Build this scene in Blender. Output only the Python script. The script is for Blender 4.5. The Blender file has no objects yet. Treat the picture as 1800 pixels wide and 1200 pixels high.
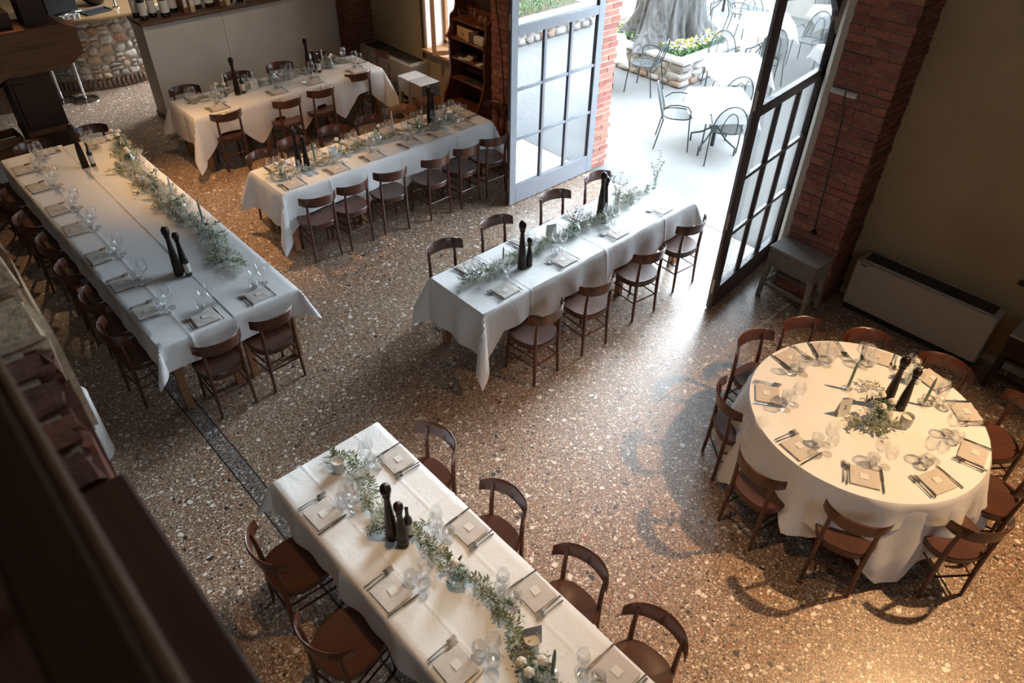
import bpy, bmesh, math, random
from mathutils import Vector, Matrix
import numpy as np

rnd = random.Random(7)
SC = bpy.context.scene
COL = SC.collection
PI = math.pi

# ------------------------------------------------------------------ camera, light, exposure
cam = bpy.data.cameras.new('camera')
cam.sensor_width = 36.0
cam.lens = 1282.5 / 1800 * 36.0
cam.clip_start = 0.05
cam.dof.use_dof = True
cam.dof.focus_distance = 6.6
cam.dof.aperture_fstop = 2.8
camo = bpy.data.objects.new('camera', cam)
COL.objects.link(camo)
Rw = Matrix(((0.7359957977, -0.6768297842, 0.0145474740),
             (-0.4234264422, -0.4769948743, -0.7701856516),
             (0.5282236589, 0.5606936179, -0.6376538505)))
Rb = Matrix(((1, 0, 0), (0, -1, 0), (0, 0, -1))) @ Rw
camo.matrix_world = Matrix.Translation((0, 0, 4.5)) @ Rb.transposed().to_4x4()
SC.camera = camo

SC.view_settings.view_transform = 'Standard'
SC.view_settings.look = 'None'
SC.view_settings.gamma = 1.0
SC.view_settings.use_curve_mapping = False
SC.view_settings.exposure = 1.58
SC.cycles.transparent_max_bounces = 32
SC.cycles.max_bounces = 10
SC.cycles.diffuse_bounces = 5
SC.cycles.sample_clamp_indirect = 6.0
SC.cycles.caustics_reflective = False
SC.cycles.caustics_refractive = False

world = bpy.data.worlds.new('overcast_sky')
SC.world = world
world.use_nodes = True
wb = world.node_tree.nodes['Background']
wb.inputs['Color'].default_value = (0.77, 0.91, 1.04, 1)
wb.inputs['Strength'].default_value = 3.8


sun = bpy.data.lights.new('hazy_sun', 'SUN')
sun.energy = 2.3; sun.specular_factor = .2; sun.angle = math.radians(28); sun.color = (.86, .95, 1.0)
suno = bpy.data.objects.new('hazy_sun', sun); COL.objects.link(suno)
suno.rotation_euler = Vector((-math.cos(math.radians(15)), -math.sin(math.radians(15)), -math.tan(math.radians(25)))).to_track_quat('-Z', 'Y').to_euler()


def area_portal(name, loc, rot, sx, sy):
    l = bpy.data.lights.new(name, 'AREA')
    l.shape = 'RECTANGLE'; l.size = sx; l.size_y = sy
    l.cycles.is_portal = True
    o = bpy.data.objects.new(name, l); COL.objects.link(o)
    o.location = loc; o.rotation_euler = rot


area_portal('door_portal', (7.42, 4.55, 1.6), (0, PI / 2, 0), 3.2, 2.9)
area_portal('window_portal', (7.40, 8.75, 1.55), (0, PI / 2, 0), 1.7, 1.4)
area_portal('upper_portal', (7.40, 4.6, 4.78), (0, PI / 2, 0), 2.6, 3.6)
area_portal('bar_window_portal', (7.40, 13.65, 1.8), (0, PI / 2, 0), 2.8, 3.1)

area_portal('rear_portal', (.6, -4.25, 4.75), (-PI / 2, 0, 0), 2.0, 1.7)


def spot(name, loc, target, energy, col, angle, blend=.6, rad=.06):
    l = bpy.data.lights.new(name, 'SPOT')
    l.energy = energy; l.color = col; l.spot_size = math.radians(angle)
    l.spot_blend = blend; l.specular_factor = .12; l.shadow_soft_size = rad
    o = bpy.data.objects.new(name, l); COL.objects.link(o)
    o.location = loc
    o.rotation_euler = (Vector(target) - Vector(loc)).to_track_quat('-Z', 'Y').to_euler()
    return o


WARM = (1.0, 0.61, 0.29)
spot('spotlight_round_table', (5.55, -0.55, 4.5), (4.1, 0.7, 0.3), 310, (1.0, .62, .31), 62, .8, .05)
spot('spotlight_near_table', (1.9, 1.8, 4.7), (1.6, 1.2, 0.7), 85, WARM, 75, .9, .08)
spot('spotlight_long_table', (1.9, 10.7, 4.4), (2.0, 8.6, 0.4), 82, WARM, 46, .7, .05)
spot('spotlight_middle', (3.2, 8.3, 4.7), (3.2, 8.0, 0.4), 200, (1.0, .56, .24), 56, .9, .06)
spot('spotlight_bookcase', (4.6, 8.6, 4.7), (6.0, 8.2, 0.6), 80, WARM, 60, .9, .06)

spot('spotlight_partition', (3.6, 8.4, 4.9), (4.0, 11.1, .8), 66, (1.0, .80, .60), 50, 1.0, .1)
spot('fill_spot_bar', (4.9, 12.3, 3.3), (3.3, 13.2, .5), 110, (.95, .97, 1.0), 58, .9, .08)  # added cool fill for the bar stones, no lamp known there

# ------------------------------------------------------------------ materials
def nt_mat(name):
    m = bpy.data.materials.new(name)
    m.use_nodes = True
    nt = m.node_tree
    return m, nt, nt.nodes['Principled BSDF']


def N(nt, typ, **k):
    n = nt.nodes.new(typ)
    for a, v in k.items():
        if a.startswith('i_'):
            n.inputs[a[2:].replace('_', ' ')].default_value = v
        else:
            setattr(n, a, v)
    return n


def ramp(nt, stops, interp='LINEAR'):
    r = nt.nodes.new('ShaderNodeValToRGB')
    cr = r.color_ramp
    cr.interpolation = interp
    while len(cr.elements) < len(stops):
        cr.elements.new(0.5)
    for e, (p, c) in zip(cr.elements, stops):
        e.position = p
        e.color = (c[0], c[1], c[2], 1)
    return r


def simple(name, col, rough=.5, metal=0, spec=.5, var=0.0, scale=8, bump=0.0, bscale=60, coat=0, sheen=0, trans=0):
    m, nt, b = nt_mat(name)
    b.inputs['Base Color'].default_value = (*col, 1)
    b.inputs['Roughness'].default_value = rough
    b.inputs['Metallic'].default_value = metal
    b.inputs['Specular IOR Level'].default_value = spec
    b.inputs['Coat Weight'].default_value = coat
    b.inputs['Sheen Weight'].default_value = sheen
    tc = N(nt, 'ShaderNodeTexCoord')
    if var:
        no = N(nt, 'ShaderNodeTexNoise', i_Scale=scale, i_Detail=4.0)
        nt.links.new(tc.outputs['Object'], no.inputs['Vector'])
        lo = [c * (1 - var) for c in col]; hi = [min(1, c * (1 + var)) for c in col]
        r = ramp(nt, [(.3, lo), (.7, hi)])
        nt.links.new(no.outputs['Fac'], r.inputs['Fac'])
        nt.links.new(r.outputs['Color'], b.inputs['Base Color'])
    if bump:
        n2 = N(nt, 'ShaderNodeTexNoise', i_Scale=bscale, i_Detail=3.0)
        nt.links.new(tc.outputs['Object'], n2.inputs['Vector'])
        bp = N(nt, 'ShaderNodeBump', i_Strength=bump, i_Distance=0.01)
        nt.links.new(n2.outputs['Fac'], bp.inputs['Height'])
        nt.links.new(bp.outputs['Normal'], b.inputs['Normal'])
    return m


def wood(name, c1, c2, rough=.35, scale=(3, 40, 40), spec=.5, coat=0.0):
    m, nt, b = nt_mat(name)
    tc = N(nt, 'ShaderNodeTexCoord')
    mp = N(nt, 'ShaderNodeMapping')
    mp.inputs['Scale'].default_value = scale
    oi = N(nt, 'ShaderNodeObjectInfo')
    nt.links.new(tc.outputs['Object'], mp.inputs['Vector'])
    no = N(nt, 'ShaderNodeTexNoise', i_Scale=1.0, i_Detail=5.0, i_Roughness=.6)
    nt.links.new(mp.outputs['Vector'], no.inputs['Vector'])
    r = ramp(nt, [(.3, c1), (.7, c2)])
    nt.links.new(no.outputs['Fac'], r.inputs['Fac'])
    hs = N(nt, 'ShaderNodeHueSaturation')
    mr = N(nt, 'ShaderNodeMapRange')
    mr.inputs['To Min'].default_value = .8; mr.inputs['To Max'].default_value = 1.2
    nt.links.new(oi.outputs['Random'], mr.inputs['Value'])
    nt.links.new(mr.outputs['Result'], hs.inputs['Value'])
    nt.links.new(r.outputs['Color'], hs.inputs['Color'])
    nt.links.new(hs.outputs['Color'], b.inputs['Base Color'])
    b.inputs['Roughness'].default_value = rough
    b.inputs['Specular IOR Level'].default_value = spec
    b.inputs['Coat Weight'].default_value = coat
    b.inputs['Coat Roughness'].default_value = .2
    bp = N(nt, 'ShaderNodeBump', i_Strength=.15, i_Distance=.004)
    nt.links.new(no.outputs['Fac'], bp.inputs['Height'])
    nt.links.new(bp.outputs['Normal'], b.inputs['Normal'])
    return m


def masonry(name, cols, rough=.9, mottle=.35, bump=.4, bscale=40):
    """colour picked per object from a palette (Object Info random), mottled."""
    m, nt, b = nt_mat(name)
    oi = N(nt, 'ShaderNodeObjectInfo')
    r = ramp(nt, [((i + .0) / len(cols), c) for i, c in enumerate(cols)], 'CONSTANT')
    nt.links.new(oi.outputs['Random'], r.inputs['Fac'])
    tc = N(nt, 'ShaderNodeTexCoord')
    no = N(nt, 'ShaderNodeTexNoise', i_Scale=22.0, i_Detail=5.0)
    nt.links.new(tc.outputs['Object'], no.inputs['Vector'])
    mr = N(nt, 'ShaderNodeMapRange')
    mr.inputs['From Min'].default_value = .3; mr.inputs['From Max'].default_value = .7
    mr.inputs['To Min'].default_value = 1 - mottle; mr.inputs['To Max'].default_value = 1 + mottle
    nt.links.new(no.outputs['Fac'], mr.inputs['Value'])
    hs = N(nt, 'ShaderNodeHueSaturation')
    nt.links.new(mr.outputs['Result'], hs.inputs['Value'])
    nt.links.new(r.outputs['Color'], hs.inputs['Color'])
    nt.links.new(hs.outputs['Color'], b.inputs['Base Color'])
    b.inputs['Roughness'].default_value = rough
    n2 = N(nt, 'ShaderNodeTexNoise', i_Scale=bscale, i_Detail=4.0)
    nt.links.new(tc.outputs['Object'], n2.inputs['Vector'])
    bp = N(nt, 'ShaderNodeBump', i_Strength=bump, i_Distance=.01)
    nt.links.new(n2.outputs['Fac'], bp.inputs['Height'])
    nt.links.new(bp.outputs['Normal'], b.inputs['Normal'])
    return m


def glassy(name, tint=(1, 1, 1), edge=.75, base=.05, rough=.02):
    """thin-walled glass: transparent straight on, reflecting more at grazing angles."""
    m = bpy.data.materials.new(name); m.use_nodes = True
    nt = m.node_tree; nt.nodes.clear()
    out = N(nt, 'ShaderNodeOutputMaterial')
    tr = N(nt, 'ShaderNodeBsdfTransparent'); tr.inputs['Color'].default_value = (*tint, 1)
    gl = N(nt, 'ShaderNodeBsdfGlossy'); gl.inputs['Roughness'].default_value = rough
    gl.inputs['Color'].default_value = (.95, .97, 1, 1)
    lw = N(nt, 'ShaderNodeLayerWeight', i_Blend=.35)
    mr = N(nt, 'ShaderNodeMapRange')
    mr.inputs['To Min'].default_value = base; mr.inputs['To Max'].default_value = edge
    nt.links.new(lw.outputs['Facing'], mr.inputs['Value'])
    mx = N(nt, 'ShaderNodeMixShader')
    nt.links.new(mr.outputs['Result'], mx.inputs['Fac'])
    nt.links.new(tr.outputs['BSDF'], mx.inputs[1])
    nt.links.new(gl.outputs['BSDF'], mx.inputs[2])
    nt.links.new(mx.outputs['Shader'], out.inputs['Surface'])
    return m


def terrazzo(name, dark=1.0, base=(.27, .175, .115)):
    m, nt, b = nt_mat(name)
    tc = N(nt, 'ShaderNodeTexCoord')
    L = nt.links.new

    def layer(scale, prob_lo, pal, size, prev, warp=.35):
        # irregular chips: warped voronoi cells, only some cells hold a chip
        nz = N(nt, 'ShaderNodeTexNoise', i_Scale=scale * 1.6, i_Detail=1.0)
        L(tc.outputs['Object'], nz.inputs['Vector'])
        sc_ = N(nt, 'ShaderNodeVectorMath', operation='MULTIPLY_ADD')
        L(nz.outputs['Color'], sc_.inputs[0])
        sc_.inputs[1].default_value = (warp / scale,) * 3
        L(tc.outputs['Object'], sc_.inputs[2])
        v = N(nt, 'ShaderNodeTexVoronoi', i_Scale=scale, i_Randomness=1.0)
        v.feature = 'F1'; v.voronoi_dimensions = '2D'
        L(sc_.outputs['Vector'], v.inputs['Vector'])
        sep = N(nt, 'ShaderNodeSeparateColor')
        L(v.outputs['Color'], sep.inputs['Color'])
        r = ramp(nt, pal, 'CONSTANT'); L(sep.outputs['Red'], r.inputs['Fac'])
        # chip radius differs from cell to cell
        sz = N(nt, 'ShaderNodeMath', operation='MULTIPLY'); L(sep.outputs['Blue'], sz.inputs[0]); sz.inputs[1].default_value = size
        sz2 = N(nt, 'ShaderNodeMath', operation='ADD'); L(sz.outputs[0], sz2.inputs[0]); sz2.inputs[1].default_value = size * .45
        lt = N(nt, 'ShaderNodeMath', operation='LESS_THAN'); L(v.outputs['Distance'], lt.inputs[0]); L(sz2.outputs[0], lt.inputs[1])
        gt = N(nt, 'ShaderNodeMath', operation='GREATER_THAN'); L(sep.outputs['Green'], gt.inputs[0]); gt.inputs[1].default_value = prob_lo
        mu = N(nt, 'ShaderNodeMath', operation='MULTIPLY'); L(lt.outputs[0], mu.inputs[0]); L(gt.outputs[0], mu.inputs[1])
        mx = N(nt, 'ShaderNodeMix', data_type='RGBA')
        L(mu.outputs[0], mx.inputs['Factor'])
        if isinstance(prev, tuple):
            mx.inputs['A'].default_value = (*prev, 1)
        else:
            L(prev, mx.inputs['A'])
        L(r.outputs['Color'], mx.inputs['B'])
        return mx.outputs['Result']
    d = dark
    small = [(0, (.17 * d, .10 * d, .062 * d)), (.18, (.54, .43, .33)), (.33, (.32, .19, .115)), (.52, (.44, .325, .235)),
             (.64, (.72, .63, .54)), (.72, (.10, .065, .045)), (.85, (.25, .10, .06)), (.93, (.025, .02, .018))]
    mid = [(0, (.66, .55, .43)), (.25, (.40, .19, .10)), (.42, (.80, .74, .66)), (.62, (.03, .025, .025)), (.82, (.48, .33, .22))]
    big = [(0, (.82, .77, .70)), (.48, (.86, .82, .78)), (.62, (.03, .025, .025)), (.84, (.35, .14, .08))]
    c = layer(125, .12, small, .60, base, .3)
    c = layer(60, .76, mid, .48, c)
    c = layer(21, .90, big, .30, c, .6)
    if dark < 1:
        hs = N(nt, 'ShaderNodeHueSaturation'); hs.inputs['Value'].default_value = dark
        hs.inputs['Saturation'].default_value = .5
        L(c, hs.inputs['Color']); c = hs.outputs['Color']
    L(c, b.inputs['Base Color'])
    nz = N(nt, 'ShaderNodeTexNoise', i_Scale=2.0, i_Detail=3.0)
    L(tc.outputs['Object'], nz.inputs['Vector'])
    mr = N(nt, 'ShaderNodeMapRange'); mr.inputs['To Min'].default_value = .30; mr.inputs['To Max'].default_value = .46
    L(nz.outputs['Fac'], mr.inputs['Value']); L(mr.outputs['Result'], b.inputs['Roughness'])
    b.inputs['Specular IOR Level'].default_value = .95
    return m


def cloth_mat(name, col, bump=.25):
    m, nt, b = nt_mat(name)
    L = nt.links.new
    b.inputs['Base Color'].default_value = (*col, 1)
    b.inputs['Roughness'].default_value = .85
    b.inputs['Sheen Weight'].default_value = .15
    b.inputs['Specular IOR Level'].default_value = .25
    tc = N(nt, 'ShaderNodeTexCoord')
    n1 = N(nt, 'ShaderNodeTexNoise', i_Scale=5.0, i_Detail=5.0, i_Roughness=.55, i_Distortion=.8)
    L(tc.outputs['Object'], n1.inputs['Vector'])
    bp = N(nt, 'ShaderNodeBump', i_Strength=bump, i_Distance=.03)
    L(n1.outputs['Fac'], bp.inputs['Height'])
    n2 = N(nt, 'ShaderNodeTexNoise', i_Scale=500.0)
    L(tc.outputs['Object'], n2.inputs['Vector'])
    b2 = N(nt, 'ShaderNodeBump', i_Strength=.08, i_Distance=.002)
    L(n2.outputs['Fac'], b2.inputs['Height']); L(bp.outputs['Normal'], b2.inputs['Normal'])
    L(b2.outputs['Normal'], b.inputs['Normal'])
    return m


def mesh_metal(name):
    """perforated sheet of the garden chairs: a fine grid of holes."""
    m = bpy.data.materials.new(name); m.use_nodes = True
    nt = m.node_tree; b = nt.nodes['Principled BSDF']; L = nt.links.new
    b.inputs['Base Color'].default_value = (.075, .095, .10, 1); b.inputs['Roughness'].default_value = .5
    b.inputs['Metallic'].default_value = .3
    b.inputs['Alpha'].default_value = .55      # far too fine a grid of holes to see singly
    return m


M = {}
M['terrazzo'] = terrazzo('terrazzo')
M['terrazzo_dark'] = terrazzo('terrazzo_dark', .72, (.12, .10, .08))
M['plaster'] = simple('beige_plaster', (.44, .33, .20), .9, spec=.2, var=.10, scale=1.5, bump=.15, bscale=30)
M['plaster_pale'] = simple('pale_plaster', (.62, .56, .48), .9, spec=.2, var=.08, scale=2, bump=.15, bscale=30)
M['reveal'] = simple('white_reveal', (.72, .68, .63), .9, spec=.2, var=.05, bump=.1)
M['partition'] = simple('grey_painted_board', (.60, .53, .45), .7, spec=.3, var=.07, scale=2.5, bump=.05)
M['ceiling'] = simple('ceiling_boards', (.36, .29, .22), .9)
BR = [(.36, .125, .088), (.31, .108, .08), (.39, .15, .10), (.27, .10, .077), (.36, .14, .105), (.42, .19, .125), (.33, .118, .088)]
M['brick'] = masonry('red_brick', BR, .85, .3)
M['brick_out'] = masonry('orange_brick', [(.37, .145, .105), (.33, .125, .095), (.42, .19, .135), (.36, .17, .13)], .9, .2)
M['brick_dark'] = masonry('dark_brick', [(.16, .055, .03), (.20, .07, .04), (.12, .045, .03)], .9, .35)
M['mortar'] = simple('mortar', (.30, .22, .17), .95, var=.2, scale=20, bump=.3)
M['mortar_pale'] = simple('mortar_pale', (.55, .48, .42), .95, var=.15, scale=20, bump=.3)
M['stone'] = masonry('field_stone', [(.46, .38, .31), (.58, .53, .47), (.40, .36, .33), (.54, .42, .30), (.34, .31, .29), (.62, .58, .52), (.48, .27, .17), (.50, .47, .44)], .85, .25, .7, 18)
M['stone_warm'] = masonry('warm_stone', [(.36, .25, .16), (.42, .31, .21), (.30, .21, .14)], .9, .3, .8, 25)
M['brick_soldier'] = masonry('soldier_brick', [(.20, .135, .095), (.25, .17, .12), (.16, .11, .08)], .9, .3)
M['stone_out'] = masonry('garden_stone', [(.30, .28, .26), (.36, .34, .32), (.25, .235, .22), (.32, .28, .245), (.30, .205, .155), (.40, .385, .37)], .85, .2, .6, 14)
M['cap'] = simple('cap_stone', (.40, .385, .365), .8, var=.06, bump=.1)
M['paving'] = simple('pale_paving', (.205, .203, .198), .85, spec=.3, var=.10, scale=.9, bump=.15, bscale=25)
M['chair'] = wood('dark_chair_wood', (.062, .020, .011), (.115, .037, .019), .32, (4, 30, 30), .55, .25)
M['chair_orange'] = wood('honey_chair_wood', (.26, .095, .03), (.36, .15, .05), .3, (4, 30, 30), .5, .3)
M['seat'] = wood('chair_seat_wood', (.060, .022, .014), (.098, .036, .022), .30, (30, 4, 30), .6, .3)
M['table'] = wood('table_wood', (.30, .15, .07), (.40, .22, .11), .5)
M['timber'] = wood('old_timber', (.11, .052, .024), (.20, .095, .045), .75, (2, 22, 22), .2)
M['timber_dark'] = wood('dark_timber', (.022, .011, .007), (.045, .020, .011), .6, (2, 22, 22), .3)
M['bookcase'] = wood('mahogany', (.085, .024, .010), (.16, .050, .018), .32, (25, 25, 3), .5, .3)
M['rail'] = wood('balcony_rail_wood', (.045, .021, .012), (.07, .033, .019), .8, (30, 2, 30), .12)
M['lit_edge'] = wood('lit_rail_edge', (.17, .09, .052), (.23, .125, .075), .6, (30, 2, 30), .2)  # paler brown that stands for light on the handrail's edge
M['board'] = wood('balcony_board_wood', (.055, .022, .012), (.085, .034, .017), .6, (30, 2, 30), .3)
M['sill'] = wood('window_wood', (.36, .17, .07), (.48, .25, .11), .4)
M['stool'] = wood('grey_washed_wood', (.25, .215, .185), (.33, .29, .25), .6, (3, 25, 25), .35)
M['stool_top'] = wood('grey_washed_top', (.42, .40, .38), (.50, .48, .46), .45, (25, 3, 25), .5)
M['door_brown'] = wood('door_brown_paint', (.060, .036, .036), (.080, .050, .048), .35, (20, 20, 2), .5)
M['door_grey'] = simple('door_grey_paint', (.26, .275, .31), .4, spec=.5, var=.05)
M['cloth'] = cloth_mat('white_tablecloth', (.84, .84, .84))
M['cloth_out'] = cloth_mat('outdoor_tablecloth', (.88, .89, .90), .15)
M['napkin'] = cloth_mat('greige_napkin', (.60, .55, .51), .3)
M['card'] = simple('white_card', (.74, .72, .68), .8)
M['steel'] = simple('steel_cutlery', (.62, .60, .58), .22, 1.0, bump=.0)
M['brass'] = simple('worn_metal', (.55, .50, .42), .4, 1.0)
M['chrome'] = simple('chrome', (.75, .77, .8), .12, 1.0)
M['glass'] = glassy('drinking_glass', (.985, .99, .99), .85, .05)
M['pane'] = glassy('door_glass', (.97, .98, .98), .85, .36, .01)      # mirror strength raised on this leaf to brighten the court's reflection
M['pane_door'] = glassy('door_glass_clear', (.97, .98, .98), .8, .12, .01)
M['pane_clear'] = glassy('window_glass', (.97, .98, .98), .7, .05, .01)
M['vase'] = glassy('ribbed_green_glass', (.80, .88, .84), .75, .16)
M['frost'] = simple('frosted_glass', (.62, .62, .60), .5, spec=.5)
M['candle_white'] = simple('white_wax', (.82, .79, .72), .5)
M['candle_green'] = simple('sage_wax', (.20, .28, .20), .45)
M['mill'] = wood('dark_mill_wood', (.012, .006, .004), (.026, .012, .008), .34, (30, 30, 5), .25, .05)
M['bottle'] = simple('dark_bottle_glass', (.010, .011, .007), .06, spec=.7)
M['label'] = simple('paper_label', (.66, .62, .55), .7)
M['leaf'] = masonry('olive_leaf', [(.22, .24, .14), (.29, .31, .20), (.17, .20, .11), (.34, .36, .26)], .6, .3, .05)
M['leaf_dark'] = simple('dark_leaf', (.05, .085, .045), .5, var=.3, scale=30)
M['stem'] = simple('plant_stem', (.16, .17, .08), .6)
M['breath'] = simple('babys_breath', (.74, .74, .68), .8)
M['rose'] = simple('white_rose', (.80, .75, .63), .7, var=.06, scale=30)
M['blush'] = simple('blush_rose', (.72, .52, .42), .7, var=.08, scale=30)
M['fancoil'] = simple('fan_coil_enamel', (.46, .405, .33), .5, spec=.4, var=.03)
M['fancoil_dark'] = simple('fan_coil_grille', (.06, .05, .045), .5)
M['black'] = simple('black_plastic', (.012, .012, .012), .35)
M['black_matt'] = simple('matt_black', (.02, .02, .02), .7)
M['white_pipe'] = simple('white_enamel', (.86, .85, .83), .35)
M['slate'] = simple('dark_tray', (.03, .032, .036), .5)
M['garden_metal'] = simple('garden_chair_metal', (.030, .037, .040), .45, .3)
M['garden_mesh'] = mesh_metal('garden_chair_mesh')
M['bark'] = None
M['soil'] = simple('soil', (.10, .075, .05), .95, var=.3, scale=20, bump=.6)
M['grass'] = simple('grass_blade', (.16, .24, .07), .7, var=.4, scale=9)
M['pansy_y'] = simple('yellow_petal', (.48, .33, .05), .6, var=.2, scale=12)
M['pansy_w'] = simple('pale_petal', (.36, .36, .42), .6, var=.1, scale=12)
M['pansy_b'] = simple('violet_petal', (.13, .13, .24), .6, var=.2, scale=12)
M['pansy_l'] = simple('pansy_leaf', (.12, .22, .09), .6, var=.4, scale=12)
M['winebox'] = wood('pale_box_wood', (.46, .30, .16), (.58, .40, .23), .6)
M['book_w'] = simple('pale_book', (.55, .52, .47), .6)
M['ceramic'] = simple('brown_ceramic', (.20, .09, .05), .35, var=.3, scale=25)
M['ink'] = simple('dark_ink', (.03, .025, .02), .8)


def bark_mat():
    m, nt, b = nt_mat('olive_bark'); L = nt.links.new
    tc = N(nt, 'ShaderNodeTexCoord'); mp = N(nt, 'ShaderNodeMapping'); mp.inputs['Scale'].default_value = (9, 9, 1.6)
    L(tc.outputs['Object'], mp.inputs['Vector'])
    no = N(nt, 'ShaderNodeTexNoise', i_Scale=1.2, i_Detail=7.0, i_Roughness=.65, i_Distortion=.7)
    L(mp.outputs['Vector'], no.inputs['Vector'])
    r = ramp(nt, [(.32, (.022, .020, .019)), (.47, (.085, .082, .08)), (.72, (.17, .168, .165))])
    L(no.outputs['Fac'], r.inputs['Fac']); L(r.outputs['Color'], b.inputs['Base Color'])
    b.inputs['Roughness'].default_value = .9
    bp = N(nt, 'ShaderNodeBump', i_Strength=.9, i_Distance=.05)
    L(no.outputs['Fac'], bp.inputs['Height']); L(bp.outputs['Normal'], b.inputs['Normal'])
    return m


M['bark'] = bark_mat()


# ------------------------------------------------------------------ mesh helpers
class MB:
    """collects faces, builds ONE mesh object."""
    def __init__(s):
        s.v = []; s.f = []

    def add(s, vs, fs):
        o = len(s.v)
        s.v.extend([tuple(p) for p in vs]); s.f.extend([tuple(i + o for i in f) for f in fs])
        return s

    def box(s, x0, x1, y0, y1, z0, z1, jit=0):
        vs = [(x, y, z) for x in (x0, x1) for y in (y0, y1) for z in (z0, z1)]
        if jit:
            vs = [(a + rnd.uniform(-jit, jit), b + rnd.uniform(-jit, jit), c + rnd.uniform(-jit, jit)) for a, b, c in vs]
        return s.add(vs, [(0, 1, 3, 2), (4, 6, 7, 5), (0, 4, 5, 1), (2, 3, 7, 6), (0, 2, 6, 4), (1, 5, 7, 3)])

    def cbox(s, x0, x1, y0, y1, z0, z1, c=.006):
        """box with chamfered edges"""
        b = bmesh.new()
        m4 = Matrix.Diagonal((x1 - x0, y1 - y0, z1 - z0, 1)); m4.translation = ((x0 + x1) / 2, (y0 + y1) / 2, (z0 + z1) / 2)
        bmesh.ops.create_cube(b, size=1, matrix=m4)
        bmesh.ops.bevel(b, geom=b.edges[:], offset=c, segments=1, affect='EDGES')
        b.verts.index_update()
        s.add([v.co[:] for v in b.verts], [[v.index for v in f.verts] for f in b.faces]); b.free()
        return s

    def tube(s, pts, r, n=8, cap=True, flat=1.0):
        pts = [Vector(p) for p in pts]
        k = len(pts); rs = r if isinstance(r, (list, tuple)) else [r] * k
        vs = []; up = None
        for i, p in enumerate(pts):
            t = (pts[min(i + 1, k - 1)] - pts[max(i - 1, 0)]).normalized()
            if up is None:
                up = Vector((0, 0, 1)) if abs(t.z) < .9 else Vector((0, 1, 0))
            a = t.cross(up)
            if a.length < 1e-5: a = t.orthogonal()
            a.normalize(); bb = a.cross(t).normalized(); up = bb
            for j in range(n):
                w = 2 * PI * j / n
                vs.append(p + a * math.cos(w) * rs[i] + bb * math.sin(w) * rs[i] * flat)
        fs = []
        for i in range(k - 1):
            for j in range(n):
                a0 = i * n + j; a1 = i * n + (j + 1) % n
                fs.append((a0, a1, a1 + n, a0 + n))
        if cap:
            fs.append(tuple(range(n))[::-1]); fs.append(tuple((k - 1) * n + j for j in range(n)))
        return s.add(vs, fs)

    def lathe(s, prof, n=16, c=(0, 0, 0), rib=0, nrib=0):
        vs = []; fs = []
        for (r, z) in prof:
            for j in range(n):
                w = 2 * PI * j / n
                rr = r * (1 + (rib * math.cos(nrib * w) if rib else 0))
                vs.append((c[0] + rr * math.cos(w), c[1] + rr * math.sin(w), c[2] + z))
        for i in range(len(prof) - 1):
            for j in range(n):
                a = i * n + j; b = i * n + (j + 1) % n
                fs.append((a, b, b + n, a + n))
        o = len(vs)
        return s.add(vs, fs)

    def prism(s, poly, a, lo, hi):
        """extrude a 2-D outline along axis a ('x','y','z')"""
        n = len(poly)
        def P(p, t):
            return (t, p[0], p[1]) if a == 'x' else ((p[0], t, p[1]) if a == 'y' else (p[0], p[1], t))
        vs = [P(p, lo) for p in poly] + [P(p, hi) for p in poly]
        fs = [tuple(range(n))[::-1], tuple(range(n, 2 * n))] + [(i, (i + 1) % n, (i + 1) % n + n, i + n) for i in range(n)]
        return s.add(vs, fs)

    def sphere(s, c, r, n=8, m=6, sq=1.0):
        return s.lathe([(max(1e-4, r * math.sin(PI * i / m)), -r * sq * math.cos(PI * i / m)) for i in range(m + 1)], n, c)

    def build(s, name, mat, parent=None, smooth=True, angle=40, loc=None):
        me = bpy.data.meshes.new(name)
        me.from_pydata(s.v, [], s.f)
        b = bmesh.new(); b.from_mesh(me); bmesh.ops.recalc_face_normals(b, faces=b.faces[:]); b.to_mesh(me); b.free()
        me.materials.append(M[mat] if isinstance(mat, str) else mat)
        if smooth:
            me.polygons.foreach_set('use_smooth', [True] * len(me.polygons))
            me.set_sharp_from_angle(angle=math.radians(angle))
        o = bpy.data.objects.new(name, me)
        COL.objects.link(o)
        if parent is not None: o.parent = parent
        if loc is not None: o.location = loc
        return o


def tag(o, label=None, cat=None, group=None, kind=None):
    if label: o['label'] = label
    if cat: o['category'] = cat
    if group: o['group'] = group
    if kind: o['kind'] = kind
    return o


def thing(name, label, cat, loc=(0, 0, 0), rz=0, group=None):
    o = bpy.data.objects.new(name, None)
    o.empty_display_size = .1
    COL.objects.link(o)
    o.location = loc; o.rotation_euler = (0, 0, rz)
    return tag(o, label, cat, group)


ALLKIDS = {}


def reg(o):
    """remember the children of a prototype (children lists are slow to ask for)"""
    ALLKIDS[o.name] = list(o.children)
    for c in o.children:
        reg(c)
    return o


def dup(o, loc=None, rz=None, label=None, group=None, cat=None, parent=None):
    c = o.copy(); COL.objects.link(c)
    if parent is not None: c.parent = parent
    for ch in ALLKIDS.get(o.name, []):
        dup(ch, parent=c)
    if loc is not None: c.location = loc
    if rz is not None: c.rotation_euler = (0, 0, rz)
    if label: c['label'] = label
    if group: c['group'] = group
    if cat: c['category'] = cat
    return c


class Proto:
    """first use moves the prototype itself, later uses copy it."""
    def __init__(s, root):
        s.root = reg(root); s.used = False

    def put(s, loc, rz, label, group=None):
        if not s.used:
            s.used = True; o = s.root
            o.location = loc; o.rotation_euler = (0, 0, rz)
            o['label'] = label
            if group: o['group'] = group
            return o
        return dup(s.root, loc, rz, label, group)


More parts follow.
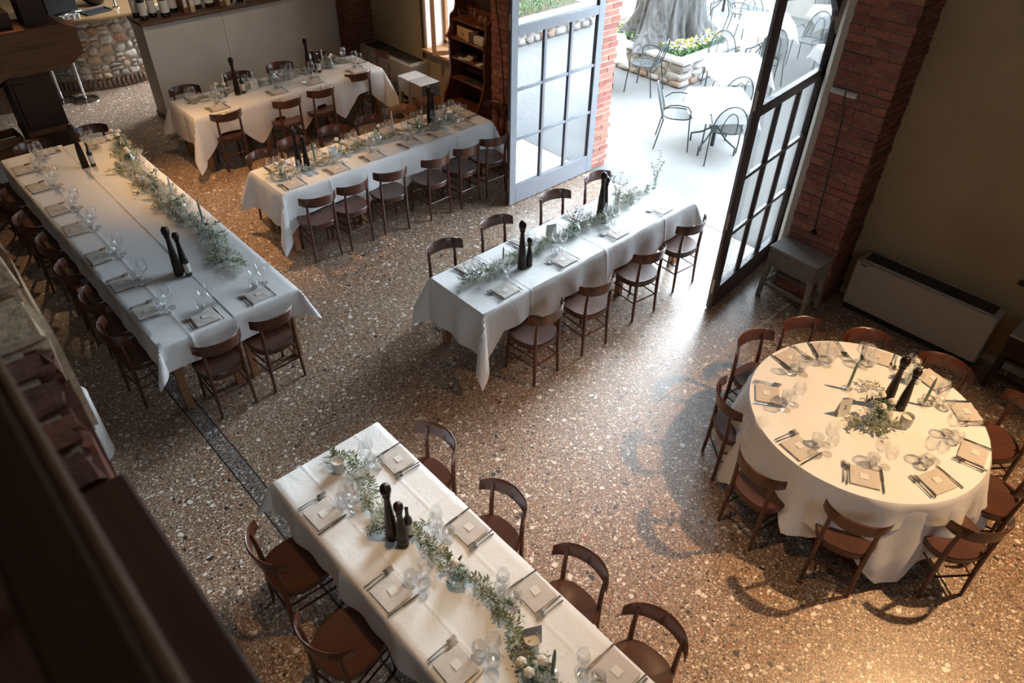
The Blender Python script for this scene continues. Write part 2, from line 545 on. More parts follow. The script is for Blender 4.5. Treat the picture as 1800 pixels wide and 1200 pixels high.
ORD = ['first', 'second', 'third', 'fourth', 'fifth', 'sixth', 'seventh', 'eighth', 'ninth', 'tenth', 'eleventh', 'twelfth']
def S_(o, kind='structure'):
    o['kind'] = kind
    return o


def empty_struct(name):
    o = bpy.data.objects.new(name, None); COL.objects.link(o); o['kind'] = 'structure'
    return o


# ------------------------------------------------------------------ setting: shell
S_(MB().box(-4, 6.985, -4, 16.6, -.08, 0).build('floor', 'terrazzo', smooth=False))
fb = S_(MB().box(.985, 1.105, -4, 11, 0, .0015).build('trim_1', 'terrazzo_dark', smooth=False))
for x in (.975, 1.105):
    MB().box(x, x + .010, -4, 11, 0, .002).build('border_line', 'black_matt', fb, smooth=False)
S_(MB().box(3.95, 6.98, 2.484, 2.494, 0, .0015).build('trim_2', 'card', smooth=False))      # pale joint strip in the terrazzo
S_(MB().box(6.985, 60, -30, 45, -.10, -.004).build('ground', 'paving', smooth=False))
S_(MB().box(6.97, 6.985, 3.0, 6.0, -.05, .003).build('trim_3', 'fancoil_dark', smooth=False))   # threshold joint
WX = 6.92
S_(MB().box(-4.2, 7.4, -4, 16.6, 6.2, 6.4).build('ceiling', 'ceiling', smooth=False))
S_(MB().box(-4.2, -4, -4, 16.6, 0, 6.2).build('wall_left', 'ceiling', smooth=False))
wn = MB()
wn.box(-4, 7.4, -4.2, -4, 0, 3.9); wn.box(-4, -.4, -4.2, -4, 3.9, 6.2); wn.box(1.6, 7.4, -4.2, -4, 3.9, 6.2); wn.box(-.4, 1.6, -4.2, -4, 5.6, 6.2)
S_(wn.build('wall_near', 'ceiling', smooth=False))
S_(MB().box(-4, 7.4, 16.5, 16.7, 0, 6.2).build('wall_far', 'plaster', smooth=False))
# right of the door: plaster wall behind the fan coil
S_(MB().box(WX, 7.35, -4, 2.9, 0, 6.2).build('wall_right', 'plaster', smooth=False))
# wall with the small window, left of the door
wl = MB()
wl.box(WX, 7.35, 6.1, 8.05, 0, 3.48); wl.box(WX, 7.35, 9.42, 12.1, 0, 3.48)
wl.box(WX, 7.35, 8.05, 9.42, 0, .76); wl.box(WX, 7.35, 8.05, 9.42, 2.35, 3.48)
wl.box(WX, 7.35, 6.4, 12.1, 3.48, 6.08); wl.box(WX, 7.35, 6.1, 12.1, 6.08, 6.2)
wl.box(WX, 7.35, 12.1, 15.2, 0, .4); wl.box(WX, 7.35, 12.1, 15.2, 3.2, 6.2); wl.box(WX, 7.35, 15.2, 16.6, 0, 6.2)
S_(wl.build('wall_window', 'plaster', smooth=False))
# above the arched doorway
arch = [(2.9, 3.48), (2.9, 2.45), (3.1, 2.45), (3.16, 2.62), (3.26, 2.78), (3.42, 2.92), (3.70, 3.0), (4.55, 3.13),
        (5.40, 3.0), (5.68, 2.92), (5.84, 2.78), (5.94, 2.62), (6.0, 2.45), (6.1, 2.45), (6.1, 3.48)]
S_(MB().prism(arch, 'x', WX, 7.35).build('wall_arch', 'plaster_pale', smooth=False))
S_(MB().box(WX, 7.35, 2.9, 6.4, 6.08, 6.2).build('wall_upper', 'plaster_pale', smooth=False))


def high_window(name, y0, y1, z0, z1, n):
    w = empty_struct(name)
    for a in ((y0, y1, z0, z0 + .06), (y0, y1, z1 - .06, z1)):
        MB().cbox(7.20, 7.26, *a, .004).build('window_frame', 'door_brown', w)
    for i in range(n + 1):
        y = y0 + (y1 - y0 - .05) * i / n
        MB().cbox(7.20, 7.26, y, y + .05, z0 + .06, z1 - .06, .004).build('window_frame', 'door_brown', w)
        if i < n: MB().box(7.228, 7.232, y + .05, y + (y1 - y0 - .05) / n, z0 + .06, z1 - .06).build('pane', 'pane_clear', w, smooth=False)


high_window('fill_window', 2.9, 6.4, 3.48, 6.08, 4)  # unseen window, added above the door to let in more daylight
w4 = empty_struct('window_4')
for z in (3.9, 5.54):
    MB().cbox(-.4, 1.6, -4.14, -4.08, z, z + .06, .004).build('window_frame', 'door_brown', w4)
for i in range(3):
    x = -.4 + 1.95 * i / 2
    MB().cbox(x, x + .05, -4.14, -4.08, 3.96, 5.54, .004).build('window_frame', 'door_brown', w4)
    if i < 2: MB().box(x + .05, x + 1.95 / 2, -4.112, -4.108, 3.96, 5.54).build('pane', 'pane_clear', w4, smooth=False)
high_window('window_3', 12.1, 15.2, .4, 3.2, 3)


def brick_field(parent, mat, x0, x1, y0, y1, z0, z1, face, course=.075, length=.265, h=.061, jit=.004, proud=.012, depth=.06, ends=0):
    """running-bond bricks as single objects on one face of a pier. face: '-x' (bricks run along y) or '-y' (run along x)"""
    z = z0; k = 0
    a0, a1 = (y0, y1) if face == '-x' else (x0, x1)
    while z + h < z1:
        a = a0 - (length * .5 if k % 2 else 0)
        while a < a1 - .02:
            b0 = max(a, a0); b1 = min(a + length - .012, a1)
            if b1 - b0 > .03:
                e = rnd.uniform(0, proud)
                if face == '-x':
                    o = MB().box(x0 - e, x0 + depth, b0 + (0 if b0 > a0 else rnd.uniform(-.006, .006)), b1, z, z + h, jit).build('brick', mat, parent, smooth=False)
                else:
                    o = MB().box(b0 - (rnd.uniform(0, ends) if b0 == a0 else 0), b1 + (rnd.uniform(0, ends) if b1 == a1 else 0), y0 - e, y0 + depth, z, z + h, jit).build('brick', mat, parent, smooth=False)
            a += length
        z += course; k += 1


def brick_mass(parent, mat, x0, x1, y0, y1, z0, z1, face, course=.075, length=.265, h=.061, depth=.05):
    m = MB(); z = z0; k = 0
    a0, a1 = (y0, y1) if face == '-x' else (x0, x1)
    while z + h < z1:
        a = a0 - (length * .5 if k % 2 else 0)
        while a < a1 - .02:
            b0 = max(a, a0); b1 = min(a + length - .012, a1)
            if b1 - b0 > .03:
                e = rnd.uniform(0, .010)
                if face == '-x': m.box(x0 - e, x0 + depth, b0, b1, z, z + h, .003)
                else: m.box(b0, b1, y0 - e, y0 + depth, z, z + h, .003)
            a += length
        z += course; k += 1
    o = m.build('brick_courses', mat, parent, smooth=False); o['kind'] = 'stuff'
    return o


# right-hand brick pier: front bricks and shaded return are single bricks up to 3.1 m
pr = S_(MB().box(6.503, WX, 2.274, 2.80, 0, 6.2).build('wall_pier_right', 'mortar', smooth=False))
brick_field(pr, 'brick', 6.50, 0, 2.27, 2.80, .004, 3.12, '-x')
brick_field(pr, 'brick_dark', 6.505, 6.92, 2.27, 0, .004, 3.12, '-y', length=.21)  # shade on the return is put into the darker brick colour
brick_mass(pr, 'brick', 6.50, 0, 2.27, 2.80, 3.15, 6.15, '-x')
# plaster reveal between pier and door frame, with its edge strip
S_(MB().prism([(6.50, 2.80), (6.50, 2.862), (7.02, 3.13), (7.02, 2.80)], 'z', 0, 6.2).build('wall_reveal_right', 'plaster_pale', smooth=False))
# left-hand brick pier
pl = S_(MB().box(6.304, WX, 6.224, 7.166, 0, 6.2).build('wall_pier_left', 'mortar', smooth=False))
brick_field(pl, 'brick', 6.30, 0, 6.22, 7.17, .004, 2.2, '-x')
brick_mass(pl, 'brick', 6.30, 0, 6.22, 7.17, 2.26, 6.15, '-x')
S_(MB().prism([(6.30, 6.22), (6.30, 6.16), (7.02, 5.99), (7.02, 6.22)], 'z', 0, 6.2).build('wall_reveal_left', 'plaster_pale', smooth=False))
# outer brick reveal of the doorway (sunlit jamb), bricks one by one
oj = S_(MB().box(7.01, 7.262, 5.941, 6.12, 0, 2.5).build('wall_jamb_left', 'mortar_pale', smooth=False))
brick_field(oj, 'brick_out', 7.012, 7.275, 5.938, 0, .004, 2.48, '-y', length=.262, ends=.03, proud=.008)
oj2 = S_(MB().box(7.03, 7.35, 2.86, 3.128, 0, 2.5).build('wall_jamb_right', 'plaster_pale', smooth=False))
# brick pier in the far corner
pb = S_(MB().box(6.43, 6.93, 10.872, 11.6, 0, 6.2).build('wall_pier_far', 'mortar', smooth=False))
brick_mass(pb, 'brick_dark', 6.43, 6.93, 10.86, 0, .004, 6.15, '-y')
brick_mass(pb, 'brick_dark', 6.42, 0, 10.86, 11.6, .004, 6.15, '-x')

# low partition with a wooden ledge
pa = empty_struct('wall_partition')
MB().box(3.40, 4.512, 11.10, 11.50, 0, 1.37).build('panel', 'partition', pa, smooth=False)
MB().box(4.518, 6.43, 11.10, 11.50, 0, 1.37).build('panel', 'partition', pa, smooth=False)
MB().cbox(3.375, 3.40, 11.09, 11.53, 0, 1.40, .004).build('end_board', 'partition', pa)
MB().cbox(3.35, 6.43, 11.05, 11.56, 1.37, 1.415, .006).build('ledge', wood('ledge_wood', (.10, .05, .03), (.17, .09, .05), .5, (2, 30, 30)), pa)
MB().box(3.36, 6.43, 11.085, 11.53, 0, .07).build('plinth', wood('plinth_wood', (.13, .09, .06), (.17, .12, .085), .6), pa, smooth=False)

# baseboard beside the fan coil
S_(MB().box(6.908, WX, -4, 2.27, 0, .07).build('baseboard_right', 'plaster_pale', smooth=False))

# small window left of the bookcase
wi = empty_struct('window_1')
for a in ((6.915, 7.30, 8.05, 8.07, .776, 2.35), (6.915, 7.30, 9.37, 9.42, .776, 2.35), (6.915, 7.30, 8.05, 9.42, 2.31, 2.35)):
    MB().box(*a).build('reveal', 'reveal', wi, smooth=False)
for a in ((7.24, 7.30, 8.09, 8.15, .79, 2.31), (7.24, 7.30, 9.31, 9.37, .79, 2.31), (7.24, 7.30, 8.70, 8.77, .79, 2.31)):
    MB().cbox(*a, .005).build('window_frame', 'sill', wi)
for a in ((7.24, 7.30, 8.09, 9.38, .79, .85), (7.24, 7.30, 8.09, 9.38, 2.25, 2.31)):
    MB().cbox(*a, .005).build('window_frame', 'sill', wi)
for a in ((8.15, 8.70),):
    MB().box(7.265, 7.271, a[0], a[1], .85, 2.25).build('pane', 'pane_clear', wi, smooth=False)
MB().cbox(6.84, 7.30, 8.03, 9.44, .735, .775, .006).build('sill', 'sill', wi)
# the sash that stands open into the room
c0, c1 = (7.24, 9.34), (6.98, 8.80)
sash = bpy.data.objects.new('casement', None); COL.objects.link(sash); sash.parent = wi
sash.location = (7.20, 8.74, 0); sash.rotation_euler = (0, 0, math.radians(152))
sm_ = MB()
for x0, x1, z0, z1 in ((0, .06, .80, 2.28), (.48, .54, .80, 2.28), (.06, .48, .80, .87), (.06, .48, 2.21, 2.28)):
    sm_.cbox(x0, x1, -.022, .022, z0, z1, .004)
sm_.build('sash_frame', 'sill', sash)
MB().box(.06, .48, -.003, .003, .87, 2.21).build('pane', 'pane_clear', sash, smooth=False)
MB().tube([(.51, -.03, 1.45), (.51, -.055, 1.45), (.51, -.055, 1.33)], .008, 8).build('window_handle', 'brass', sash)
tag(MB().tube([(6.90, 9.46, 0.62), (6.90, 9.46, 6.2)], .013, 8).build('wall_pipe', 'timber_dark'),
    'thin dark pipe running up the wall beside the small window', 'pipe')

# ------------------------------------------------------------------ double door: two arched leaves, grey outside, brown inside
ARCH_IN = [(.11, 2.20), (.11, 2.34), (.13, 2.50), (.19, 2.64), (.30, 2.745), (.50, 2.81), (.80, 2.86), (1.30, 2.94), (1.40, 2.955)]
ARCH_OUT = [(0, 2.20), (0, 2.36), (.035, 2.58), (.11, 2.74), (.25, 2.86), (.48, 2.925), (.80, 2.965), (1.30, 3.05), (1.50, 3.08)]


def leaf(name, loc, rz, flip):
    """local x runs from the hinge, y<0 is the outside face when flip = 1"""
    r = bpy.data.objects.new(name, None); COL.objects.link(r); r['kind'] = 'structure'
    r.location = loc; r.rotation_euler = (0, 0, rz)
    for lay, (ya, yb) in (('door_grey', (-.030, -.004)), ('door_brown', (-.004, .030))):
        if flip < 0: ya, yb = -yb, -ya
        MB().cbox(0, .11, ya, yb, .012, 2.30, .003).build('hinge_stile', lay, r)
        MB().cbox(1.40, 1.50, ya, yb, .012, 3.08, .003).build('meeting_stile', lay, r)
        MB().cbox(.11, 1.40, ya, yb, .012, .245, .003).build('bottom_rail', lay, r)
        MB().cbox(.11, 1.40, ya, yb, 2.02, 2.12, .003).build('middle_rail', lay, r)
        vs = []; n = len(ARCH_IN)
        m = MB()
        for i in range(n - 1):
            a, b, c, d = ARCH_IN[i], ARCH_IN[i + 1], ARCH_OUT[i + 1], ARCH_OUT[i]
            vs = [(p[0], y, p[1]) for y in (ya, yb) for p in (a, b, c, d)]
            m.add(vs, [(0, 1, 2, 3), (7, 6, 5, 4), (0, 4, 5, 1), (3, 2, 6, 7), (0, 3, 7, 4), (1, 5, 6, 2)])
        m.build('arched_rail', lay, r, smooth=False)
    yb0, yb1 = -.020, .020
    for x in (.54, .97):
        for lay, (ya, yb) in (('door_grey', (-.022, -.003)), ('door_brown', (-.003, .022))):
            if flip < 0: ya, yb = -yb, -ya
            MB().cbox(x - .022, x + .022, ya, yb, .245, 2.02, .005).build('glazing_bar', lay, r)
    for z in (.84, 1.43):
        for (xa, xb) in ((.11, .518), (.562, .948), (.992, 1.40)):
            for lay, (ya, yb) in (('door_grey', (-.022, -.003)), ('door_brown', (-.003, .022))):
                if flip < 0: ya, yb = -yb, -ya
                MB().cbox(xa, xb, ya, yb, z - .018, z + .018, .005).build('glazing_bar', lay, r)
    for (xa, xb) in ((.11, .518), (.562, .948), (.992, 1.40)):
        for (za, zb) in ((.245, .822), (.858, 1.412), (1.448, 2.02)):
            MB().box(xa, xb, -.002, .002, za, zb).build('pane', 'pane' if flip < 0 else 'pane_door', r, smooth=False)
    pts = [(.11, 2.12)] + ARCH_IN + [(1.40, 2.12)]
    MB().prism(pts, 'y', -.002, .002).build('pane', 'pane' if flip < 0 else 'pane_door', r, smooth=False)
    for z in (.28, 1.02, 2.18):
        MB().cbox(1.500, 1.504, -.011, .011, z - .085, z + .085, .001).build('lock_plate', 'brass', r)
    for z in (.35, 1.2, 2.1):
        MB().tube([(-.008, .036 * flip, z - .06), (-.008, .036 * flip, z + .06)], .011, 8).build('hinge', 'black', r)
    return r


leaf('door_1', (6.985, 5.945, 0), PI, -1)
leaf('door_2', (7.085, 3.165, 0), PI + math.atan2(.157, 1.50), 1)

# ------------------------------------------------------------------ balcony the picture is taken from
S_(MB().box(-4, -.02, -4, 9.2, 2.72, 2.95).build('balcony_floor', 'timber_dark', smooth=False))  # slab lengthened out of view to shade the long table's left side
bw = S_(MB().box(-.4, .055, 1.36, 3.3, 2.72, 3.18).build('wall_balcony', 'mortar', smooth=False))
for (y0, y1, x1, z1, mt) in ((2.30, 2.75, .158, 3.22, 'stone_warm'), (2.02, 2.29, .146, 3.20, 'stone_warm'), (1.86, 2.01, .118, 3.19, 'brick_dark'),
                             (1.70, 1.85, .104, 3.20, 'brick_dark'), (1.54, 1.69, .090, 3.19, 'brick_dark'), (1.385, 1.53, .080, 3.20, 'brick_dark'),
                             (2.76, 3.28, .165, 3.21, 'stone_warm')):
    b = bmesh.new()
    bmesh.ops.create_cube(b, size=1, matrix=Matrix.Translation(((-.25 + x1) / 2, (y0 + y1) / 2, (2.80 + z1) / 2)) @ Matrix.Diagonal((x1 + .25, y1 - y0, z1 - 2.80, 1)))
    bmesh.ops.bevel(b, geom=b.edges[:], offset=.022, segments=2, affect='EDGES')
    bmesh.ops.subdivide_edges(b, edges=b.edges[:], cuts=1)
    for v in b.verts: v.co += Vector((rnd.uniform(-.012, .012), rnd.uniform(-.008, .008), rnd.uniform(-.010, .010)))
    b.verts.index_update()
    q = MB().add([v.co[:] for v in b.verts], [[v.index for v in f.verts] for f in b.faces]); b.free()
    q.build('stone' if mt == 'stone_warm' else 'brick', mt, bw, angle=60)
br = thing('balcony_railing', 'dark wooden balcony railing blurred close to the camera', 'railing', (0, 0, 3.2))
MB().cbox(-.40, .098, -1.2, 1.335, 0, .055, .008).build('base_board', 'board', br)
MB().cbox(-.085, -.0125, -1.2, 3.2, .64, .70, .008).build('handrail', 'rail', br)
MB().cbox(-.012, .003, -1.2, 3.2, .655, .695, .005).build('lit_edge_strip', 'lit_edge', br)  # strip put in as the highlight along the rail's front edge
for y in (-.8, .2, 1.15):
    MB().cbox(-.065, -.025, y, y + .04, .05, .66, .004).build('post', 'rail', br)
for y in (1.9, 2.9):
    MB().cbox(-.065, -.025, y, y + .04, 0.0, .66, .004).build('post', 'rail', br)

# white bin half hidden by the balcony wall
bn = thing('pedal_bin', 'white round bin on the floor, mostly hidden by the balcony masonry', 'bin', (.245, 5.12, 0))
MB().lathe([(.001, 0), (.14, 0), (.148, .02), (.148, .60), (.14, .61)], 28).build('body', 'white_pipe', bn)
MB().lathe([(.15, .61), (.15, .635), (.12, .665), (.001, .675)], 28).build('lid', 'white_pipe', bn)
# ------------------------------------------------------------------ bentwood chairs
def make_chair(wood_, seat_):
    t = thing('bentwood_chair', 'x', 'chair')
    # seat: rounded trapezoid, slightly dished
    n = 28; ring = []
    for i in range(n):
        a = 2 * PI * i / n
        c_, s_ = math.cos(a), math.sin(a)
        e = 2 / 2.7
        x = math.copysign(abs(c_) ** e, c_) * (.200 + .012 * s_); y = math.copysign(abs(s_) ** e, s_) * .200
        ring.append((x, y))
    m = MB(); vs = []; rows = [(.955, .432), (1.0, .440), (1.0, .455), (.975, .463), (.90, .462), (.60, .455), (.02, .452)]
    for k, z in rows:
        vs += [(x * k, y * k, z) for x, y in ring]
    fs = []
    for r_ in range(len(rows) - 1):
        for i in range(n):
            a = r_ * n + i; b = r_ * n + (i + 1) % n
            fs.append((a, b, b + n, a + n))
    fs.append(tuple(range(n))[::-1]); fs.append(tuple((len(rows) - 1) * n + i for i in range(n)))
    m.add(vs, fs); seat_o = m.build('seat', seat_, t, angle=50)
    fr = MB(); vs = []
    for k, z in ((.93, .400), (.965, .402), (.965, .434), (.90, .436), (.90, .400)):
        vs += [(x * k, y * k, z) for x, y in ring]
    fs = []
    for r_ in range(4):
        for i in range(n):
            a = r_ * n + i; b = r_ * n + (i + 1) % n
            fs.append((a, b, b + n, a + n))
    fr.add(vs, fs); fr.build('seat_rim', wood_, seat_o, angle=50)
    for s in (-1, 1):
        MB().tube([(s * .155, .185, 0), (s * .150, .172, .22), (s * .142, .150, .43)], [.0125, .016, .018], 8).build('leg', wood_, t)
        # rear leg runs on as the upright of the back
        MB().tube([(s * .155, -.178, 0), (s * .150, -.172, .14), (s * .147, -.166, .30), (s * .146, -.163, .45), (s * .146, -.167, .58), (s * .146, -.176, .70), (s * .146, -.183, .76)],
                  [.0125, .0145, .017, .018, .016, .0135, .011], 8).build('leg', wood_, t)
        for z in (.205, .30):
            MB().tube([(s * .151, .170, z), (s * .148, -.170, z)], .0075, 6).build('stretcher', wood_, t)
    MB().tube([(-.148, -.170, .225), (.148, -.170, .225)], .0085, 6).build('stretcher', wood_, t)
    MB().tube([(-.150, .173, .25), (.150, .173, .25)], .0085, 6).build('stretcher', wood_, t)
    # curved backrest board
    m = MB(); k = 14; vs = []
    for i in range(k + 1):
        u = -1 + 2 * i / k
        x = .203 * math.sin(u * 1.12) / math.sin(1.12)
        y0 = -.232 + .115 * u * u
        nx = -1.1 * u; L_ = math.hypot(nx, 1)
        th = .0085
        zt = .800 - .010 * u * u; zb = .688 + .010 * u ** 4
        for (oy, z) in ((-th, zb), (-th * 1.1, zt - .006), (0, zt), (th, zt - .006), (th, zb)):
            lean = -(z - .70) * .12
            vs.append((x + nx / L_ * oy * -1 * 0.6, y0 + oy + lean, z))
    fs = []
    for i in range(k):
        for j in range(5):
            a = i * 5 + j; b = i * 5 + (j + 1) % 5
            fs.append((a, b, b + 5, a + 5))
    fs.append((0, 1, 2, 3, 4)); fs.append(tuple(k * 5 + j for j in range(5))[::-1])
    m.add(vs, fs); m.build('backrest', wood_, t, angle=50)
    return t


CH = Proto(make_chair('chair', 'seat'))
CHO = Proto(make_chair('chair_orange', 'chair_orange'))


def chair(cx, cy, yaw, label, group, proto=None):
    """cx, cy: middle of the backrest's top edge"""
    a = math.radians(yaw)
    fx, fy = -math.sin(a), math.cos(a)
    return (proto or CH).put((cx + .130 * fx, cy + .130 * fy, 0), a, label, group)


def row(lst, what, group, end):
    for i, q in enumerate(lst):
        chair(q[0], q[1], q[2], what % (ORD[i]), group)


G = 'bentwood chairs at the %s'
row([(3.19, 6.41, -8), (3.62, 6.40, 4), (4.10, 6.38, -11), (4.69, 6.32, 1), (5.15, 6.31, 2), (5.57, 6.30, -2)],
    'dark bentwood chair on the open-floor side of the bookcase table, %s from its far-from-door end', G % 'bookcase table', 0)
for i, q in enumerate([(3.20, 7.64, 187), (3.65, 7.72, 176), (4.19, 7.71, 171), (4.68, 7.67, 179), (5.19, 7.69, 176), (5.61, 7.69, 170)]):
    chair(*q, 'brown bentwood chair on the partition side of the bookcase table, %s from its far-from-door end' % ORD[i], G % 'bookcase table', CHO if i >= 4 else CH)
chair(6.17, 6.97, 92, 'dark bentwood chair at the bookcase table\'s head, against the brick pier', G % 'bookcase table')
row([(3.46, 9.07, -5), (4.26, 8.95, -1), (4.79, 8.98, -4), (5.52, 9.18, -6)],
    'dark bentwood chair on the room side of the partition table, %s from the bar', G % 'partition table', 0)
row([(3.39, 10.15, 169), (4.16, 10.20, 172), (4.81, 10.16, 175), (5.45, 10.17, 177)],
    'dark bentwood chair between partition and its table, %s from the bar', G % 'partition table', 0)
chair(6.20, 9.62, 92, 'dark bentwood chair at the partition table\'s head, beside the fan coil', G % 'partition table')
row([(3.60, 3.41, 2), (4.24, 3.40, -5), (5.00, 3.42, -6), (5.72, 3.47, -5)],
    'dark bentwood chair on the near side of the doorway table, %s counting towards the garden', G % 'doorway table', 0)
row([(3.55, 4.73, 176), (4.22, 4.74, 178), (5.05, 4.74, 172), (5.71, 4.73, 181)],
    'dark bentwood chair behind the doorway table, %s counting towards the garden', G % 'doorway table', 0)
row([(1.97, 2.85, 91), (1.98, 2.16, 91), (1.99, 1.49, 93), (2.01, .95, 96)],
    'dark bentwood chair on the door side of the foreground table, %s from its far end', G % 'foreground table', 0)
row([(.72, 2.85, -92), (.67, 2.15, -76), (.68, 1.50, -88)],
    'dark bentwood chair on the balcony side of the foreground table, %s from its far end', G % 'foreground table', 0)
row([(.80, 5.55, -84), (.83, 6.08, -92), (.81, 6.66, -93), (.83, 7.26, -89), (.78, 7.83, -95), (.80, 8.45, -90), (.80, 9.02, -91)],
    'shadowed bentwood chair along the dark side of the double-width table, %s from its near end', G % 'double-width table', 0)
chair(1.35, 4.88, -1, 'dark bentwood chair at the double-width table\'s near end, nearer the hanging cloth corner', G % 'double-width table')
chair(1.84, 4.89, 4, 'dark bentwood chair at the double-width table\'s near end, nearer the doorway', G % 'double-width table')
chair(1.33, 9.60, 185, 'dark bentwood chair at the double-width table\'s far end, in front of the dark cupboard', G % 'double-width table')
chair(1.98, 9.62, 177, 'dark bentwood chair at the double-width table\'s far end, nearer the stone bar', G % 'double-width table')
RC = (4.474, .987); RR = .82
RCH = [(4.57, 1.97, 171), (5.02, 1.81, 152), (5.29, 1.37, 126), (5.42, .81, 95), (5.36, .22, 52), (4.74, -.02, 8), (4.10, .03, -39),
       (3.58, .58, -70), (3.48, 1.22, -101), (3.89, 1.73, -130)]
for i, q in enumerate(RCH):
    nm = ['dark bentwood chair at the round table, opposite the grey stool', 'dark bentwood chair at the round table, facing the fan coil corner nearest the pier',
          'dark bentwood chair at the round table, back to the fan coil\'s middle', 'dark bentwood chair at the round table in the shade by the fan coil\'s far end',
          'dark bentwood chair at the round table on its wall side, next to the dark stool', 'bentwood chair with lit red-brown seat at the round table\'s frame-edge side',
          'bentwood chair with lit orange seat at the round table, casting the boldest floor shadow', 'dark bentwood chair in front of the round table with orange light under its backrest',
          'dark bentwood chair in front of the round table, nearest the open floor', 'dark bentwood chair at the round table, pointing back to the doorway table'][i]
    chair(*q, nm, G % 'round table')


# ------------------------------------------------------------------ tables and their cloths
ZT = .75


def make_table(name, label, x0, x1, y0, y1, joints=(), axis='x', group='rectangular dining tables'):
    t = thing(name, label, 'table', ((x0 + x1) / 2, (y0 + y1) / 2, 0), 0, group)
    hx, hy = (x1 - x0) / 2, (y1 - y0) / 2
    MB().cbox(-hx, hx, -hy, hy, ZT - .03, ZT, .004).build('tabletop', 'table', t)
    MB().box(-hx + .06, hx - .06, -hy + .05, hy - .05, ZT - .12, ZT - .03).build('apron', 'table', t, smooth=False)
    spots = [(-hx + .07, -hy + .07), (-hx + .07, hy - .07), (hx - .07, -hy + .07), (hx - .07, hy - .07)]
    for j in joints:
        if axis == 'x': spots += [(j - (x0 + x1) / 2, -hy + .07), (j - (x0 + x1) / 2, hy - .07)]
        else: spots += [(-hx + .07, j - (y0 + y1) / 2), (hx - .07, j - (y0 + y1) / 2)]
    for (x, y) in spots:
        MB().cbox(x - .032, x + .032, y - .032, y + .032, 0, ZT - .12, .004).build('leg', 'table', t)
    return t


def peaks(base, tips, hi, w):
    """overhang along an edge: base, with hanging tips of length hi at the given places"""
    def f(u):
        d = base
        for p in tips:
            k = max(0, 1 - abs(u - p) / w)
            d = max(d, base + (hi - base) * k ** .8)
        return d
    return f


def const(d):
    return lambda u: d


def cloth(label, x0, x1, y0, y1, W=None, E=None, S=None, Nn=None, z=ZT + .004, seed=0, group='white tablecloths', creases=(), mat='cloth', fold=.024, step=.04, name='tablecloth'):
    """a flat sheet draped over a rectangle; W, E, S, Nn: overhang along each edge (functions) or None for no overhang."""
    r = random.Random(seed)
    ph = [r.uniform(0, 6.28) for _ in range(6)]

    def axis(a0, a1, lo, hi, cr):
        n = max(2, int((a1 - a0) / step)); xs = [a0 + (a1 - a0) * i / n for i in range(n + 1)]
        xs += [q for c in cr for q in (c - .012, c, c + .012)]
        K = (.045, .12, .22, .33, .45, .57, .68, .79, .9, 1.0)
        pre = [(-1, i) for i in K[::-1]] if lo else []
        post = [(1, i) for i in K] if hi else []
        return pre + [(0, x) for x in sorted(xs)] + post
    cxs = [c for (a, c) in creases if a == 'x']; cys = [c for (a, c) in creases if a == 'y']
    us = axis(x0, x1, W, E, cxs); vv = axis(y0, y1, S, Nn, cys)
    vs = []
    for (sv, v) in vv:
        for (su, u) in us:
            cx = x0 if su < 0 else (x1 if su > 0 else u)
            cy = y0 if sv < 0 else (y1 if sv > 0 else v)
            dx = dy = 0
            if su: dx = su * u * (W if su < 0 else E)(cy)
            if sv: dy = sv * v * (S if sv < 0 else Nn)(cx)
            rr = math.hypot(dx, dy)
            if rr == 0:
                zz = z
                for c in cxs:
                    if abs(cx - c) < .004: zz += .0035
                for c in cys:
                    if abs(cy - c) < .004: zz += .0035
                zz += .0012 * math.sin(7 * cx + ph[0]) * math.sin(6 * cy + ph[1])
                vs.append((cx, cy, zz)); continue
            nx, ny = dx / rr, dy / rr
            s = cx * 1.0 + cy * 1.3
            amp = fold * min(1, rr / .22)
            wv = math.sin(9 * s + ph[2]) * .55 + math.sin(17 * s + ph[3]) * .45
            corner = (2 * abs(nx * ny))
            out = .008 + .012 * min(1, rr / .05) + amp * (.9 + wv) * (1 - corner) + .42 * rr * corner ** 1.5
            for c in cxs:
                if sv and not su and abs(cx - c) < .004: out += .006
            for c in cys:
                if su and not sv and abs(cy - c) < .004: out += .006
            dn = rr * math.sqrt(max(.1, 1 - (.42 * corner ** 1.5) ** 2)) * .985
            vs.append((cx + nx * out, cy + ny * out, max(.02, z - dn)))
    nu = len(us); fs = []
    for j in range(len(vv) - 1):
        for i in range(nu - 1):
            a = j * nu + i
            fs.append((a, a + 1, a + 1 + nu, a + nu))
    o = MB().add(vs, fs).build(name, mat, angle=48)
    return tag(o, label, 'tablecloth', group)


make_table('dining_table', 'long wooden table under white cloths along the pale partition', 3.10, 5.90, 9.17, 9.90, (4.0, 5.0))
make_table('dining_table', 'long wooden table under a white cloth in front of the bookcase', 2.95, 5.85, 6.70, 7.39, (3.9, 4.9))
make_table('dining_table', 'long wooden table under a white cloth beside the open doorway', 3.18, 6.10, 3.73, 4.43, (4.15, 5.1))
make_table('dining_table', 'long wooden table under a cream lit cloth in the foreground', .985, 1.765, .25, 3.26, (1.7,), 'y')
make_table('dining_table', 'double-width wooden table under two white cloths, shadowed half', .98, 1.585, 5.09, 9.44, (6.5, 8.0), 'y')
make_table('dining_table', 'double-width wooden table under two white cloths, flower-lined half', 1.595, 2.17, 5.09, 9.36, (6.5, 8.0), 'y')

